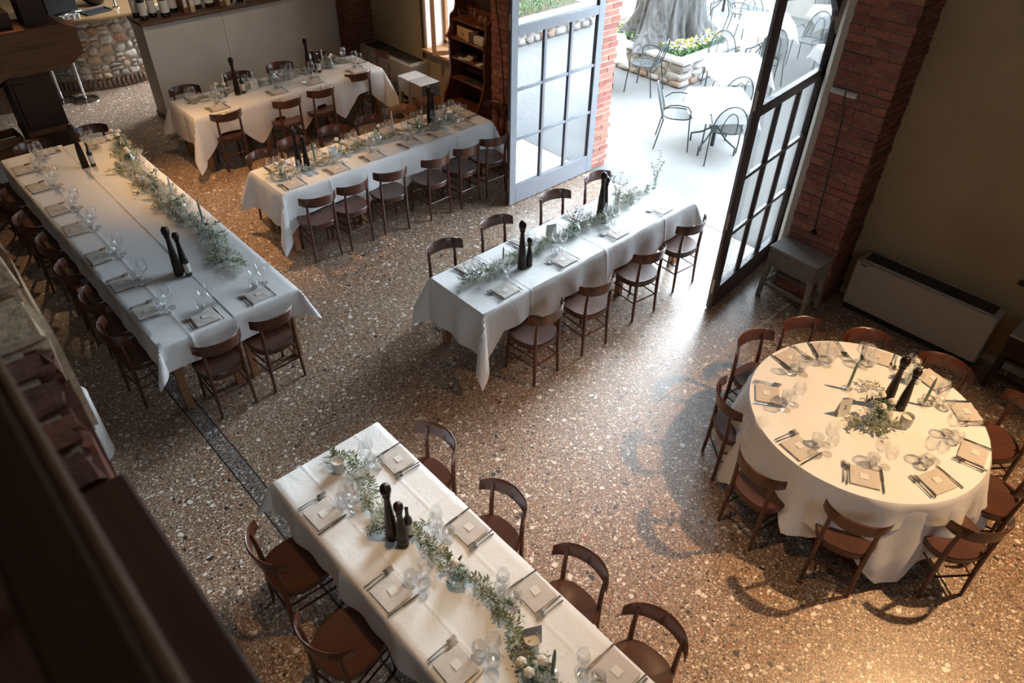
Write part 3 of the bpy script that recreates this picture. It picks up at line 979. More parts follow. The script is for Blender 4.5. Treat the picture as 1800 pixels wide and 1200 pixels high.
cloth('white cloth with hanging points draped over the partition table', 3.09, 5.91, 9.16, 9.91,
      W=const(.42), E=const(.30), S=peaks(.27, (3.09, 3.88, 4.52, 5.18, 5.91), .56, .26), Nn=const(.25), seed=1, creases=[('x', 3.8), ('x', 4.9), ('y', 9.5)])
cloth('crisp white cloth reaching low at one corner, over the bookcase table', 2.94, 5.87, 6.69, 7.40,
      W=const(.44), E=const(.30), S=peaks(.29, (2.94, 3.86, 4.42, 4.92, 5.87), .50, .22), Nn=const(.25), seed=2, creases=[('x', 3.5), ('x', 4.45), ('x', 5.3)])
cloth('bluish-lit white cloth with swagged hem over the doorway table', 3.165, 6.115, 3.72, 4.44,
      W=const(.46), E=const(.24), S=peaks(.27, (3.165, 3.93, 4.62, 5.36), .50, .20), Nn=const(.25), seed=3, creases=[('x', 3.72), ('x', 4.7), ('x', 5.6)])
cloth('cream-lit white cloth over the foreground table', .97, 1.78, .2, 3.27,
      W=const(.26), E=const(.26), S=const(.3), Nn=const(.36), seed=4, creases=[('y', 2.43), ('y', 1.2), ('x', 1.18), ('x', 1.6)])
cloth('white cloth on the double-width table\'s shadowed chair side', .965, 1.60, 5.08, 9.45,
      W=const(.26), E=None, S=const(.25), Nn=const(.22), seed=5, creases=[('y', 6.5), ('y', 8.0), ('x', 1.22)], fold=.010)
cloth('white cloth under the flowers on the double-width table', 1.588, 2.185, 5.08, 9.37,
      W=None, E=const(.26), S=const(.26), Nn=const(.22), z=ZT + .0095, seed=6, creases=[('y', 6.4), ('y', 7.9)], fold=.010)

# round table, two square cloths
t = thing('round_dining_table', 'round wooden pedestal table under two white cloths by the fan coil', 'table', (RC[0], RC[1], 0))
MB().lathe([(.001, ZT - .03), (.80, ZT - .03), (.806, ZT - .015), (.80, ZT), (.001, ZT)], 48).build('tabletop', 'table', t)
MB().lathe([(.001, .1), (.07, .1), (.07, .3), (.055, .5), (.08, ZT - .03), (.001, ZT - .03)], 20).build('pedestal', 'table', t)
for k in range(4):
    a = k * PI / 2 + .5
    MB().tube([(.05 * math.cos(a), .05 * math.sin(a), .16), (.42 * math.cos(a), .42 * math.sin(a), .03)], [.035, .03], 8).build('foot', 'table', t)


def round_cloth(label, half, rot, z, seed, rmax=.73):
    r = random.Random(seed); ph = [r.uniform(0, 6.28) for _ in range(4)]
    na = 144; nr_in = 8; nr_out = 9
    vs = [(0, 0, z)]; fs = []
    for i in range(nr_in + nr_out):
        for j in range(na):
            a = 2 * PI * j / na
            b = (a - rot + PI / 4) % (PI / 2) - PI / 4
            D = min(half / math.cos(b), half * 1.30) - RR
            # b = 0: middle of a side, +-45 deg: corner
            if i < nr_in:
                q = RR * (i + 1) / nr_in
                vs.append((q * math.cos(a), q * math.sin(a), z + .001 * math.sin(6 * q * math.cos(a) + ph[0]) * math.sin(5 * q * math.sin(a))))
            else:
                k = (i - nr_in + 1) / nr_out
                d = D * k
                wv = .6 * math.sin(11 * a + ph[1] + .5 * math.sin(3 * a)) + .4 * math.sin(19 * a + ph[2])
                out = .012 * min(1, d / .04) + (.075 * (.75 + wv) * min(1, (d / .5)) ** 1.2) + .10 * d
                zz = z - (d * .98 if d > .03 else d * .6)
                vs.append(((RR + out) * math.cos(a), (RR + out) * math.sin(a), max(.015, zz)))
    for j in range(na):
        fs.append((0, 1 + j, 1 + (j + 1) % na))
    for i in range(nr_in + nr_out - 1):
        for j in range(na):
            a = 1 + i * na + j; b = 1 + i * na + (j + 1) % na
            fs.append((a, b, b + na, a + na))
    o = MB().add(vs, fs).build('tablecloth', 'cloth', angle=48, loc=(RC[0], RC[1], 0))
    return tag(o, label, 'tablecloth', 'white tablecloths')


round_cloth('long white under-cloth of the round table with corners near the floor', 1.16, math.radians(228 - 45), ZT + .002, 11)
round_cloth('cream-lit upper cloth with shorter hem on the round table', 1.00, math.radians(188 - 45), ZT + .006, 12)
ZC = ZT + .012
# ------------------------------------------------------------------ place settings
def lathe_thing(name, cat, parts):
    t = thing(name, 'x', cat)
    for nm, prof, mt, n in parts:
        MB().lathe(prof, n).build(nm, mt, t, angle=60)
    return t


def wine_glass_proto(h, rb, rr, foot):
    zs = h * .42
    bowl = [(.004, zs), (rb * .45, zs + .008), (rb * .85, zs + .032), (rb, zs + (h - zs) * .45), (rb * .93, zs + (h - zs) * .72), (rr, h)]
    return Proto(lathe_thing('wine_glass', 'glass', [('bowl', bowl, 'glass', 16),
                 ('stem', [(.0042, .006), (.0032, zs * .5), (.0042, zs)], 'glass', 6),
                 ('foot', [(.004, .006), (foot * .6, .003), (foot, .001)], 'glass', 16)]))


PG_BIG = wine_glass_proto(.215, .047, .034, .038)
PG_MID = wine_glass_proto(.185, .040, .030, .034)
tm = MB().lathe([(.001, .004), (.030, .003), (.033, .012), (.041, .05), (.040, .088), (.0385, .088), (.039, .05), (.031, .013), (.001, .012)], 16).build('water_tumbler', 'glass', angle=60)
PT = Proto(tag(tm, 'x', 'glass'))


def napkin_proto():
    m = MB(); n = 8
    vs = []
    for layer, z in ((0, 0.0), (1, .008)):
        for j in range(n + 1):
            for i in range(n + 1):
                x = (-.5 + i / n) * .185; y = (-.5 + j / n) * .17
                e = max(abs(i / n - .5), abs(j / n - .5)) * 2
                zz = z + (.003 * (1 - e ** 6) + .0018 * math.sin(i * 1.9 + j) if layer else 0)
                vs.append((x, y, zz))
    fs = []
    w = n + 1
    for layer in (0, 1):
        o = layer * w * w
        for j in range(n):
            for i in range(n):
                q = (o + j * w + i, o + j * w + i + 1, o + (j + 1) * w + i + 1, o + (j + 1) * w + i)
                fs.append(q if layer else q[::-1])
    per = [j for j in range(w)] + [j * w + n for j in range(1, w)] + [n * w + i for i in range(n - 1, -1, -1)] + [j * w for j in range(n - 1, 0, -1)]
    for k in range(len(per)):
        a, b = per[k], per[(k + 1) % len(per)]
        fs.append((a, b, b + w * w, a + w * w))
    m.add(vs, fs)
    return Proto(tag(m.build('napkin', 'napkin', angle=60), 'x', 'napkin'))


PN = napkin_proto()
cd = MB().box(-.027, .027, -.024, .024, 0, .0012)
PC = Proto(tag(cd.build('place_card', 'card', smooth=False), 'x', 'card'))


def fork_proto():
    t = thing('fork', 'x', 'fork')
    m = MB()
    m.tube([(0, -.095, .004), (0, -.04, .006), (0, .03, .005), (0, .045, .007)], [.0055, .0035, .0028, .004], 6, flat=.6).build('handle', 'steel', t)
    h = MB()
    h.box(-.011, .011, .042, .062, .005, .0085)
    for k in range(4):
        x = -.0095 + k * .0063
        h.box(x - .0016, x + .0016, .062, .100, .006, .0085)
    h.build('tines', 'steel', t, smooth=False)
    return Proto(t)


def knife_proto():
    t = thing('knife', 'x', 'knife')
    MB().tube([(0, -.105, .005), (0, -.06, .006), (0, -.005, .005)], [.0055, .006, .0045], 6, flat=.7).build('handle', 'steel', t)
    MB().prism([(-.007, -.005), (.007, -.005), (.0085, .05), (.006, .095), (-.001, .115), (-.007, .09)], 'z', .003, .0055).build('blade', 'steel', t, smooth=False)
    return Proto(t)


PF = fork_proto(); PK = knife_proto()


def setting(x, y, yaw, where, tb, seed, glasses=3, card=True, ln=1.0):
    """a place facing +y when yaw = 0; where: words that single the place out"""
    r = random.Random(seed)
    a = math.radians(yaw + r.uniform(-3, 3)); ca, sa = math.cos(a), math.sin(a)
    W = lambda u, v: (x + u * ca - v * sa, y + u * sa + v * ca)

    def put(pr, u, v, rz, label, group, z=ZC):
        p = W(u, v)
        return pr.put((p[0], p[1], z), a + rz, label + ' ' + where, group + ' on the ' + tb)
    put(PN, 0, 0, 0, 'folded greige napkin', 'napkins')
    if card: put(PC, r.uniform(-.012, .012), r.uniform(-.012, .012), r.uniform(-.12, .12), 'small white place card on napkin', 'place cards', ZC + .0135)
    put(PF, -.132, .005, r.uniform(-.06, .06), 'outer steel fork', 'forks')
    put(PF, -.108, -.006 + r.uniform(-.008, .008), r.uniform(-.10, .06), 'inner steel fork', 'forks')
    put(PK, .112, .0, r.uniform(-.08, .08), 'steel knife', 'knives')
    g = [(PG_BIG, .075 + r.uniform(-.01, .01), .185, 'tall wine glass', 'tall wine glasses'), (PG_MID, .135, .135 + r.uniform(-.01, .01), 'smaller wine glass', 'smaller wine glasses'),
         (PT, .035 + r.uniform(-.01, .01), .130 + r.uniform(-.008, .008), 'water tumbler', 'water tumblers')]
    for pr, u, v, nm, gr in g[:glasses]:
        put(pr, u, v, r.uniform(0, 6), nm, gr)


k = 100
for i, x in enumerate((3.13, 3.68, 4.16, 4.69, 5.13, 5.51)):
    setting(x, 6.80, 0, 'at %s place, open-floor side of the bookcase table' % ORD[i], 'bookcase table', k + i)
for i, x in enumerate((3.20, 3.65, 4.19, 4.68, 5.14, 5.50)):
    setting(x, 7.29, 180, 'at %s place, partition side of the bookcase table' % ORD[i], 'bookcase table', k + 10 + i)
setting(5.76, 7.05, 90, 'at head place of the bookcase table', 'bookcase table', k + 19)
for i, x in enumerate((3.46, 4.31, 4.87, 5.57)):
    setting(x, 9.28, 0, 'at %s place, room side of the partition table' % ORD[i], 'partition table', k + 20 + i)
for i, x in enumerate((3.38, 4.19, 4.76, 5.42)):
    setting(x, 9.80, 180, 'at %s place, wall side of the partition table' % ORD[i], 'partition table', k + 30 + i)
setting(5.80, 9.62, 90, 'at head place of the partition table', 'partition table', k + 39)
for i, x in enumerate((3.53, 4.26, 5.0, 5.71)):
    setting(x, 3.84, 0, 'at %s place, near side of the doorway table' % ORD[i], 'doorway table', k + 40 + i, glasses=2 if i in (0, 3) else 3)
for i, x in enumerate((3.52, 4.2, 4.95, 5.70)):
    setting(x, 4.335, 180, 'at %s place, far side of the doorway table' % ORD[i], 'doorway table', k + 50 + i)
for i, y in enumerate((2.88, 2.14, 1.55, .94)):
    setting(1.68, y, 90, 'at %s place, door side of the foreground table' % ORD[i], 'foreground table', k + 60 + i)
for i, y in enumerate((2.83, 2.10, 1.52, .92)):
    setting(1.075, y, -90, 'at %s place, balcony side of the foreground table' % ORD[i], 'foreground table', k + 70 + i)
for i, y in enumerate((5.60, 6.13, 6.69, 7.34, 7.85, 8.47, 9.01)):
    setting(1.075, y, -90, 'at %s chair-side place of the double-width table' % ORD[i], 'double-width table', k + 80 + i)
setting(1.40, 5.19, 0, 'at the double-width table\'s near-end place by the corner', 'double-width table', k + 90)
setting(1.88, 5.19, 0, 'at the double-width table\'s near-end place by the flowers', 'double-width table', k + 91)
setting(1.40, 9.33, 180, 'at the double-width table\'s far-end place by the cupboard', 'double-width table', k + 92)
setting(1.93, 9.25, 180, 'at the double-width table\'s far-end place by the flowers', 'double-width table', k + 93)
RS = [(4.60, 1.675), (4.91, 1.54), (5.13, 1.22), (5.19, .82), (5.02, .50), (4.645, .30), (4.21, .36), (3.89, .70), (3.795, 1.13), (4.10, 1.57)]
RW = ['opposite the grey stool', 'by the pier corner', 'by the fan coil', 'by the fan coil\'s dark end', 'by the dark stool', 'nearest the frame edge',
      'before the lit orange seat', 'before the lowest chair', 'by the open floor', 'towards the doorway table']
for i, p in enumerate(RS):
    ang = math.degrees(math.atan2(RC[1] - p[1], RC[0] - p[0])) - 90
    setting(p[0], p[1], ang, 'on the round table ' + RW[i], 'round table', k + 110 + i)


# ------------------------------------------------------------------ things in the middle of the tables
def mill_proto(h, r):
    t = thing('pepper_mill', 'x', 'pepper mill')
    MB().lathe([(.001, 0), (r, 0), (r, .012), (r * .93, .02), (r * .93, .035), (r, .045), (r, .055), (r * .88, .065), (r * .95, .09), (r * .80, h * .38), (r * .52, h * .62), (r * .46, h * .74), (r * .62, h * .77), (r * .60, h * .795), (.001, h * .80)], 18).build('body', 'mill', t, angle=50)
    hd = MB().lathe([(.001, h * .80), (r * .55, h * .802), (r * .78, h * .84), (r * .86, h * .885), (r * .78, h * .93), (r * .5, h * .965), (.001, h * .972)], 18).build('head', 'mill', t, angle=60)
    MB().lathe([(.001, h * .97), (.006, h * .972), (.007, h * .99), (.004, h), (.001, h)], 10).build('knob', 'chrome', hd)
    return Proto(t)


ML = mill_proto(.50, .040); MS = mill_proto(.30, .031); MM = mill_proto(.40, .036)


def bottle_proto(h, r, name='oil_bottle', cat='bottle', lab=True):
    t = thing(name, 'x', cat)
    bd = MB().lathe([(.001, 0), (r, .002), (r, h * .58), (r * .9, h * .64), (r * .42, h * .74), (r * .38, h * .95), (r * .44, h * .955), (r * .44, h), (.001, h)], 16).build('body', 'bottle', t, angle=50)
    if lab: MB().lathe([(r + .0008, h * .14), (r + .0008, h * .50)], 16).build('label', 'label', bd)
    return Proto(t)


OB = bottle_proto(.26, .027)


def P_(pr, x, y, label, group=None, z=ZC, rz=None):
    return pr.put((x, y, z), rnd.uniform(0, 6) if rz is None else rz, label, group)


gm = 'dark pepper mills'
P_(ML, 1.301, 2.405, 'tall dark pepper mill beside the shorter one on the foreground table', gm)
P_(MM, 1.318, 2.318, 'shorter dark pepper mill on the foreground table', gm)
P_(OB, 1.385, 2.345, 'small dark oil bottle with label behind mills on the foreground table')
P_(ML, 1.510, 5.955, 'tall dark pepper mill at the double-width table\'s near end', gm)
P_(MM, 1.585, 5.98, 'shorter dark pepper mill at the double-width table\'s near end', gm)
P_(OB, 1.572, 5.885, 'dark labelled oil bottle at the double-width table\'s near end')
P_(ML, 1.615, 8.67, 'tall dark pepper mill at the double-width table\'s far end', gm)
P_(OB, 1.69, 8.63, 'dark labelled oil bottle at the double-width table\'s far end')
P_(ML, 3.881, 4.01, 'tall dark pepper mill near the doorway table\'s indoor end', gm)
P_(MS, 3.958, 3.992, 'small dark pepper mill near the doorway table\'s indoor end', gm)
P_(ML, 5.12, 4.165, 'tall dark pepper mill near the doorway table\'s garden end', gm)
P_(MM, 5.22, 4.20, 'shorter dark pepper mill near the doorway table\'s garden end', gm)
P_(ML, 3.354, 7.045, 'tall glossy pepper mill near the bookcase table\'s end farthest from the door', gm)
P_(MM, 3.43, 7.01, 'shorter glossy pepper mill near the bookcase table\'s end farthest from the door', gm)
P_(ML, 5.183, 7.06, 'tall pepper mill near the bookcase itself', gm)
P_(MM, 5.28, 7.12, 'shorter pepper mill near the bookcase itself', gm)
P_(ML, 3.868, 9.55, 'tall pepper mill before the partition seam', gm)
P_(OB, 3.945, 9.538, 'dark labelled oil bottle before the partition seam')
P_(ML, 5.004, 9.63, 'tall pepper mill on the partition table\'s fan coil end', gm)
P_(MS, 5.096, 9.64, 'small pepper mill on the partition table\'s fan coil end', gm)
P_(OB, 5.13, 9.575, 'dark labelled oil bottle on the partition table\'s fan coil end')
P_(ML, 4.625, .925, 'tall dark pepper mill in the round table\'s middle', gm)
P_(MM, 4.70, .84, 'shorter dark pepper mill in the round table\'s middle', gm)


def round_vase():
    t = thing('round_vase', 'x', 'vase')
    MB().lathe([(.03, 0), (.05, .006), (.066, .04), (.068, .065), (.055, .10), (.028, .125), (.026, .14), (.031, .15)], 48, rib=.035, nrib=16).build('body', 'vase', t, angle=80)
    MB().lathe([(.001, .003), (.03, .0)], 16).build('base', 'vase', t)
    return Proto(t)


def bud_vase():
    t = thing('bud_vase', 'x', 'vase')
    MB().lathe([(.001, .002), (.030, 0), (.036, .02), (.034, .06), (.018, .09), (.015, .12), (.019, .128)], 16).build('body', 'vase', t, angle=80)
    return Proto(t)


def taper(wax, holder):
    t = thing('taper_candle', 'x', 'candle')
    wx = MB().lathe([(.001, .02), (.011, .02), (.0105, .20), (.006, .265), (.001, .27)], 12).build('wax', wax, t, angle=50)
    MB().tube([(0, 0, .268), (.001, 0, .278)], .0012, 5).build('wick', 'black', wx)
    MB().lathe([(.001, .001), (.034, .001), (.036, .012), (.018, .018), (.015, .045), (.017, .05)], 16).build('holder', 'glass', t)
    return Proto(t)


def votive():
    t = thing('votive_candle', 'x', 'candle')
    MB().lathe([(.001, .001), (.036, 0), (.042, .02), (.043, .10), (.041, .10), (.040, .07)], 20).build('cup', 'frost', t, angle=50)
    wx = MB().lathe([(.040, .074), (.001, .076)], 20).build('wax', 'candle_white', t)
    MB().tube([(0, 0, .075), (0, 0, .085)], .0012, 5).build('wick', 'black', wx)
    return Proto(t)


def rose_mesh(m, c, r):
    for k, (q, zz) in enumerate(((1.0, 0), (.78, .012), (.55, .02), (.32, .026))):
        n = 6 - k
        for j in range(n):
            a = 2 * PI * j / n + k
            cx, cy = c[0] + math.cos(a) * r * q * .55, c[1] + math.sin(a) * r * q * .55
            m.sphere((cx, cy, c[2] + zz * r / .035), r * (.62 - .07 * k), 7, 5, .75)
    return m


def flower(kind, h, n):
    """a few stems with blossoms, to stand in a vase"""
    t = thing('flower_posy', 'x', 'flowers')
    r = random.Random(int(h * 1000) + n)
    for i in range(n):
        a = 2 * PI * i / max(1, n) + r.uniform(-.4, .4)
        sp = .055 if n > 1 else .02
        top = (math.cos(a) * sp, math.sin(a) * sp, h * r.uniform(.85, 1.1))
        st = MB().tube([(math.cos(a + 2.6) * .012, math.sin(a + 2.6) * .012, .012), (top[0] * .35, top[1] * .35, h * .55), top], .0022, 5).build('stem', 'stem', t)
        rose_mesh(MB(), top, .026 if n > 1 else .022).build('blossom', kind, st, angle=70)
        lf = MB()
        for q in range(5):
            b = r.uniform(0, 6.28); z = h * r.uniform(.62, .9)
            leaf_blade(lf, (top[0] * .6, top[1] * .6, z), b, r.uniform(-.2, .6), .055, .018)
        lf.build('leaves', 'leaf_dark', st)
    return Proto(t)


def leaf_blade(m, p, az, el, L_, w):
    d = Vector((math.cos(az) * math.cos(el), math.sin(az) * math.cos(el), math.sin(el)))
    s = Vector((-math.sin(az), math.cos(az), 0)); u = d.cross(s)
    p = Vector(p)
    a, b, c = p + d * L_ * .35, p + d * L_ * .7, p + d * L_
    m.add([p, a + s * w * .5 + u * -.003, b + s * w * .42 - u * .003, c, b - s * w * .42 - u * .003, a - s * w * .5 - u * .003, a, b],
          [(0, 1, 6), (0, 6, 5), (1, 2, 7, 6), (6, 7, 4, 5), (2, 3, 7), (7, 3, 4)])


RV = round_vase(); BV = bud_vase(); TG = taper('candle_green', 0); TW = taper('candle_white', 0); VO = votive()
FW3 = flower('rose', .20, 3); FW1 = flower('rose', .22, 1); FB1 = flower('blush', .21, 1); FW2 = flower('rose', .17, 2)


def tall_sprig():
    t = thing('leafy_branch', 'x', 'branch')
    r = random.Random(4)
    m = MB(); l = MB()
    for i in range(5):
        a = 1.3 * i; b = (math.cos(a) * r.uniform(.05, .12), math.sin(a) * r.uniform(.05, .12), r.uniform(.25, .38))
        pts = [(0, 0, .01), (b[0] * .3, b[1] * .3, b[2] * .6), b]
        m.tube(pts, [.0025, .002, .0012], 5)
        for q in range(9):
            f = .4 + .6 * q / 8
            p = (b[0] * f * (f * .7 + .3), b[1] * f * (f * .7 + .3), .01 + b[2] * f)
            leaf_blade(l, p, r.uniform(0, 6.28), r.uniform(-.4, .7), .035, .012)
    m.build('stem', 'stem', t); l.build('leaves', 'leaf_dark', t)
    return Proto(t)


TS = tall_sprig()


def vase_with(vx, vy, vp, fp, where, vname, fname):
    P_(vp, vx, vy, vname + ' ' + where, 'glass vases')
    if fp: P_(fp, vx, vy, fname + ' ' + where, 'table flowers', ZC + .004)


vase_with(1.41, 1.90, RV, FW1, 'in the middle of the foreground table', 'ribbed round glass vase', 'single white rose in ribbed vase')
vase_with(1.31, 1.20, RV, FW3, 'at the foreground table\'s frame-edge end', 'ribbed round glass vase', 'white roses in vase')
P_(VO, 1.345, 3.06, 'frosted votive candle at the foreground table\'s far end', 'votive candles')
P_(VO, 1.44, 1.335, 'frosted votive candle before a grey card on the foreground table', 'votive candles')
P_(TG, 1.415, 1.15, 'sage taper candle in glass on the foreground table', 'taper candles')
vase_with(4.66, 4.09, RV, TS, 'in the middle of the doorway table', 'round green glass vase', 'leafy branch in round vase')
vase_with(6.04, 4.20, BV, TS, 'at the doorway table\'s garden end', 'slim glass bud vase', 'airy branch in bud vase')
vase_with(5.40, 4.20, BV, TS, 'just past the far mills of the doorway table', 'slim glass bud vase', 'airy branch in bud vase')
P_(TW, 3.70, 4.06, 'pale taper candle beside the near mills of the doorway table', 'taper candles')
P_(TW, 5.31, 4.10, 'pale taper candle beside the far mills of the doorway table', 'taper candles')
vase_with(3.13, 7.04, BV, FW2, 'on the bookcase table\'s outer end', 'slim glass bud vase', 'two white roses')
vase_with(3.92, 7.10, BV, FW2, 'second along the bookcase table', 'slim glass bud vase', 'two white roses')
vase_with(4.42, 7.08, RV, FW1, 'in the middle of the bookcase table', 'round green glass vase', 'tall white rose')
vase_with(4.97, 7.02, BV, FW2, 'beside the bookcase-end mills', 'slim glass bud vase', 'two white roses')
vase_with(5.38, 7.02, BV, FW1, 'beyond the bookcase-end mills', 'slim glass bud vase', 'tall white rose')
P_(TG, 3.55, 7.04, 'sage taper candle on the bookcase table\'s outer half', 'taper candles')
P_(TW, 4.72, 7.20, 'white taper candle on the bookcase table\'s bookcase half', 'taper candles')
vase_with(3.68, 9.61, BV, FW2, 'before the first partition mill', 'slim glass bud vase', 'two white roses')
vase_with(4.44, 9.63, RV, FB1, 'in the middle of the partition table', 'round green glass vase', 'blush rose')
vase_with(5.36, 9.62, BV, FW2, 'past the second partition mill', 'slim glass bud vase', 'two white roses')
P_(TW, 3.76, 9.68, 'white taper candle by the first partition mill', 'taper candles')
P_(TW, 5.26, 9.68, 'white taper candle by the second partition mill', 'taper candles')
P_(VO, 4.70, 9.62, 'frosted votive candle in the middle of the partition table', 'votive candles')
for i, (x, y) in enumerate(((2.08, 8.86), (2.02, 8.40), (1.98, 7.62), (2.00, 7.02), (1.98, 6.32))):
    vase_with(x, y, RV if i in (1, 3) else BV, (FW3, FW2, FW3, FW2, FW1)[i], '%s from the cupboard end of the double-width table' % ORD[i], 'clear glass vase', 'white roses in vase')
P_(TG, 2.09, 8.62, 'sage taper candle at the double-width table\'s far end', 'taper candles')
P_(TG, 2.06, 6.66, 'sage taper candle at the double-width table\'s near half', 'taper candles')
P_(TW, 2.04, 7.30, 'white taper candle halfway along the double-width table', 'taper candles')
P_(VO, 1.93, 7.86, 'frosted votive candle halfway along the double-width table', 'votive candles')
vase_with(4.44, .89, RV, FW3, 'in the middle of the round table', 'ribbed round glass vase', 'white roses in vase')
vase_with(5.02, .93, BV, FW1, 'on the fan coil side of the round table', 'slim glass bud vase', 'single white rose')
P_(TG, 4.60, 1.20, 'sage taper candle behind the round table\'s mills', 'taper candles')
P_(TG, 4.86, .74, 'sage taper candle before the round table\'s mills', 'taper candles')
P_(VO, 4.55, .74, 'frosted votive candle beside the round table\'s vase', 'votive candles')


# numbered cards standing on the tables
def text_mesh(s, size):
    cu = bpy.data.curves.new('txt', 'FONT'); cu.body = s; cu.size = size; cu.align_x = 'CENTER'; cu.align_y = 'CENTER'; cu.extrude = .0004
    o = bpy.data.objects.new('txt', cu); COL.objects.link(o)
    dg = bpy.context.evaluated_depsgraph_get()
    me = bpy.data.meshes.new_from_object(o.evaluated_get(dg))
    bpy.data.objects.remove(o)
    return me


def table_card(x, y, rz, label, num=None, mt='card', w=.10, h=.14):
    t = thing('table_card', label, 'card', (x, y, ZC), rz, 'standing table cards')
    fp_ = MB().prism([(-.022, 0), (-.020, 0), (.0015, h), (0, h)], 'x', -w / 2, w / 2).build('front_panel', mt, t, smooth=False)
    MB().prism([(.022, 0), (.020, 0), (-.0015, h), (0, h)], 'x', -w / 2, w / 2).build('back_panel', mt, t, smooth=False)
    if num:
        me = text_mesh(num, .05); me.materials.append(M['ink'])
        o = bpy.data.objects.new('numeral', me); COL.objects.link(o); o.parent = fp_
        o.location = (0, -.0125, h * .5); o.rotation_euler = (math.radians(90 - 8), 0, 0)
    return t


table_card(4.33, 1.10, math.radians(-28), 'white numbered card standing behind the round table\'s vase', '2')
table_card(4.13, 9.585, math.radians(-8), 'white numbered card in the middle of the partition table', '1')
table_card(1.47, 1.36, math.radians(-28), 'grey card standing behind the foreground table\'s votive', None, simple('grey_card', (.33, .32, .31), .8))
table_card(4.46, 4.21, math.radians(-25), 'white card standing among the doorway table\'s leaves', None)
table_card(3.80, 7.06, math.radians(-8), 'white card standing among the bookcase table\'s glasses', None)


# ------------------------------------------------------------------ garlands
def sprig_meshes():
    out = []
    for k in range(5):
        r = random.Random(50 + k)
        m = MB()
        L_ = r.uniform(.18, .25)
        pts = [(-L_ / 2 + L_ * i / 5, .02 * math.sin(i * 1.1 + k), .012 + .018 * math.sin(PI * i / 5) + r.uniform(0, .008)) for i in range(6)]
        m.tube(pts, .0016, 4)
        for i in range(30):
            f = r.uniform(0, 4.99); j = int(f)
            p = Vector(pts[j]).lerp(Vector(pts[j + 1]), f - j)
            leaf_blade(m, p, r.choice((1, -1)) * r.uniform(.3, 1.5) + (0 if r.random() < .8 else PI), r.uniform(-.15, .75), r.uniform(.028, .050), r.uniform(.009, .014))
        o = m.build('sprig', 'leaf', smooth=False)
        out.append(o.data); bpy.data.objects.remove(o)
    return out


SPR = sprig_meshes()
r_ = random.Random(9)
m = MB()
for i in range(70):
    p = (r_.gauss(0, .035), r_.gauss(0, .03), abs(r_.gauss(.035, .022)) + .004)
    m.tube([(p[0] * .3, p[1] * .3, 0.0), p], .0006, 3, cap=False)
    s = r_.uniform(.0035, .006)
    m.add([(p[0] + s, p[1], p[2]), (p[0] - s, p[1], p[2]), (p[0], p[1] + s, p[2]), (p[0], p[1] - s, p[2]), (p[0], p[1], p[2] + s), (p[0], p[1], p[2] - s)],
          [(0, 2, 4), (2, 1, 4), (1, 3, 4), (3, 0, 4), (2, 0, 5), (1, 2, 5), (3, 1, 5), (0, 3, 5)])
bo = m.build('babys_breath', 'breath', smooth=False); BRE = bo.data; bpy.data.objects.remove(bo)


def garland(label, pts, dens, breath, seed, spread=.03, scale=1.0):
    r = random.Random(seed)
    t = thing('garland', label, 'garland', (pts[0][0], pts[0][1], ZC), 0, 'leafy table garlands')
    P = [Vector((p[0] - pts[0][0], p[1] - pts[0][1], 0)) for p in pts]
    seg = [(a, b, (b - a).length) for a, b in zip(P, P[1:])]
    tot = sum(s[2] for s in seg)
    n = int(tot * dens)
    for i in range(n):
        d = (i + .5) / n * tot
        for a, b, l in seg:
            if d <= l: break
            d -= l
        p = a.lerp(b, d / l); ang = math.atan2((b - a).y, (b - a).x)
        o = bpy.data.objects.new('sprig', r.choice(SPR)); COL.objects.link(o); o.parent = t
        o.location = (p.x + r.gauss(0, spread), p.y + r.gauss(0, spread), r.uniform(0, .025))
        o.rotation_euler = (r.uniform(-.25, .25), r.uniform(-.12, .12), ang + r.gauss(0, .45) + (PI if r.random() < .5 else 0))
        s = scale * r.uniform(.8, 1.15); o.scale = (s, s, s)
        if r.random() < breath:
            q = bpy.data.objects.new('babys_breath', BRE); COL.objects.link(q); q.parent = t; q['kind'] = 'stuff'
            q.location = (p.x + r.gauss(0, spread), p.y + r.gauss(0, spread), .01); q.rotation_euler = (0, 0, r.uniform(0, 6))
            s = r.uniform(.8, 1.35); q.scale = (s, s, s)
    return t


garland('olive leaf garland winding along the foreground table', [(1.40, 3.22), (1.42, 2.95), (1.38, 2.75), (1.34, 2.58), (1.26, 2.50), (1.42, 2.33), (1.38, 2.18), (1.42, 1.95), (1.47, 1.74), (1.46, 1.56), (1.40, 1.38), (1.36, 1.05), (1.38, .7)], 19, .30, 1, .022)
garland('olive leaf garland along the doorway table', [(3.27, 4.08), (3.46, 4.14), (3.65, 4.13), (3.85, 4.15), (4.19, 4.10), (4.44, 4.14), (4.72, 4.10), (4.92, 4.12), (5.10, 4.10), (5.40, 4.13), (5.62, 4.19), (5.85, 4.18), (6.02, 4.18)], 15, .75, 2, .025)
garland('olive leaf garland among glasses on the bookcase table', [(3.00, 7.05), (3.15, 6.99), (3.5, 7.05), (3.75, 7.02), (4.1, 7.08), (4.55, 7.07), (4.9, 7.04), (5.25, 6.99), (5.58, 7.04)], 15, .5, 3, .022)
garland('olive leaf garland along the partition table', [(3.38, 9.62), (3.6, 9.58), (3.85, 9.65), (4.15, 9.64), (4.45, 9.60), (4.8, 9.64), (5.1, 9.68), (5.4, 9.72), (5.6, 9.72)], 14, .4, 4, .022)
garland('thick leafy garland lining the double-width table', [(2.14, 9.10), (2.10, 8.80), (2.0, 8.40), (1.97, 8.05), (1.95, 7.70), (2.0, 7.40), (1.95, 7.05), (1.98, 6.70), (1.98, 6.40), (1.96, 6.10), (1.92, 5.82), (1.93, 5.66)], 24, .85, 5, .05, 1.15)
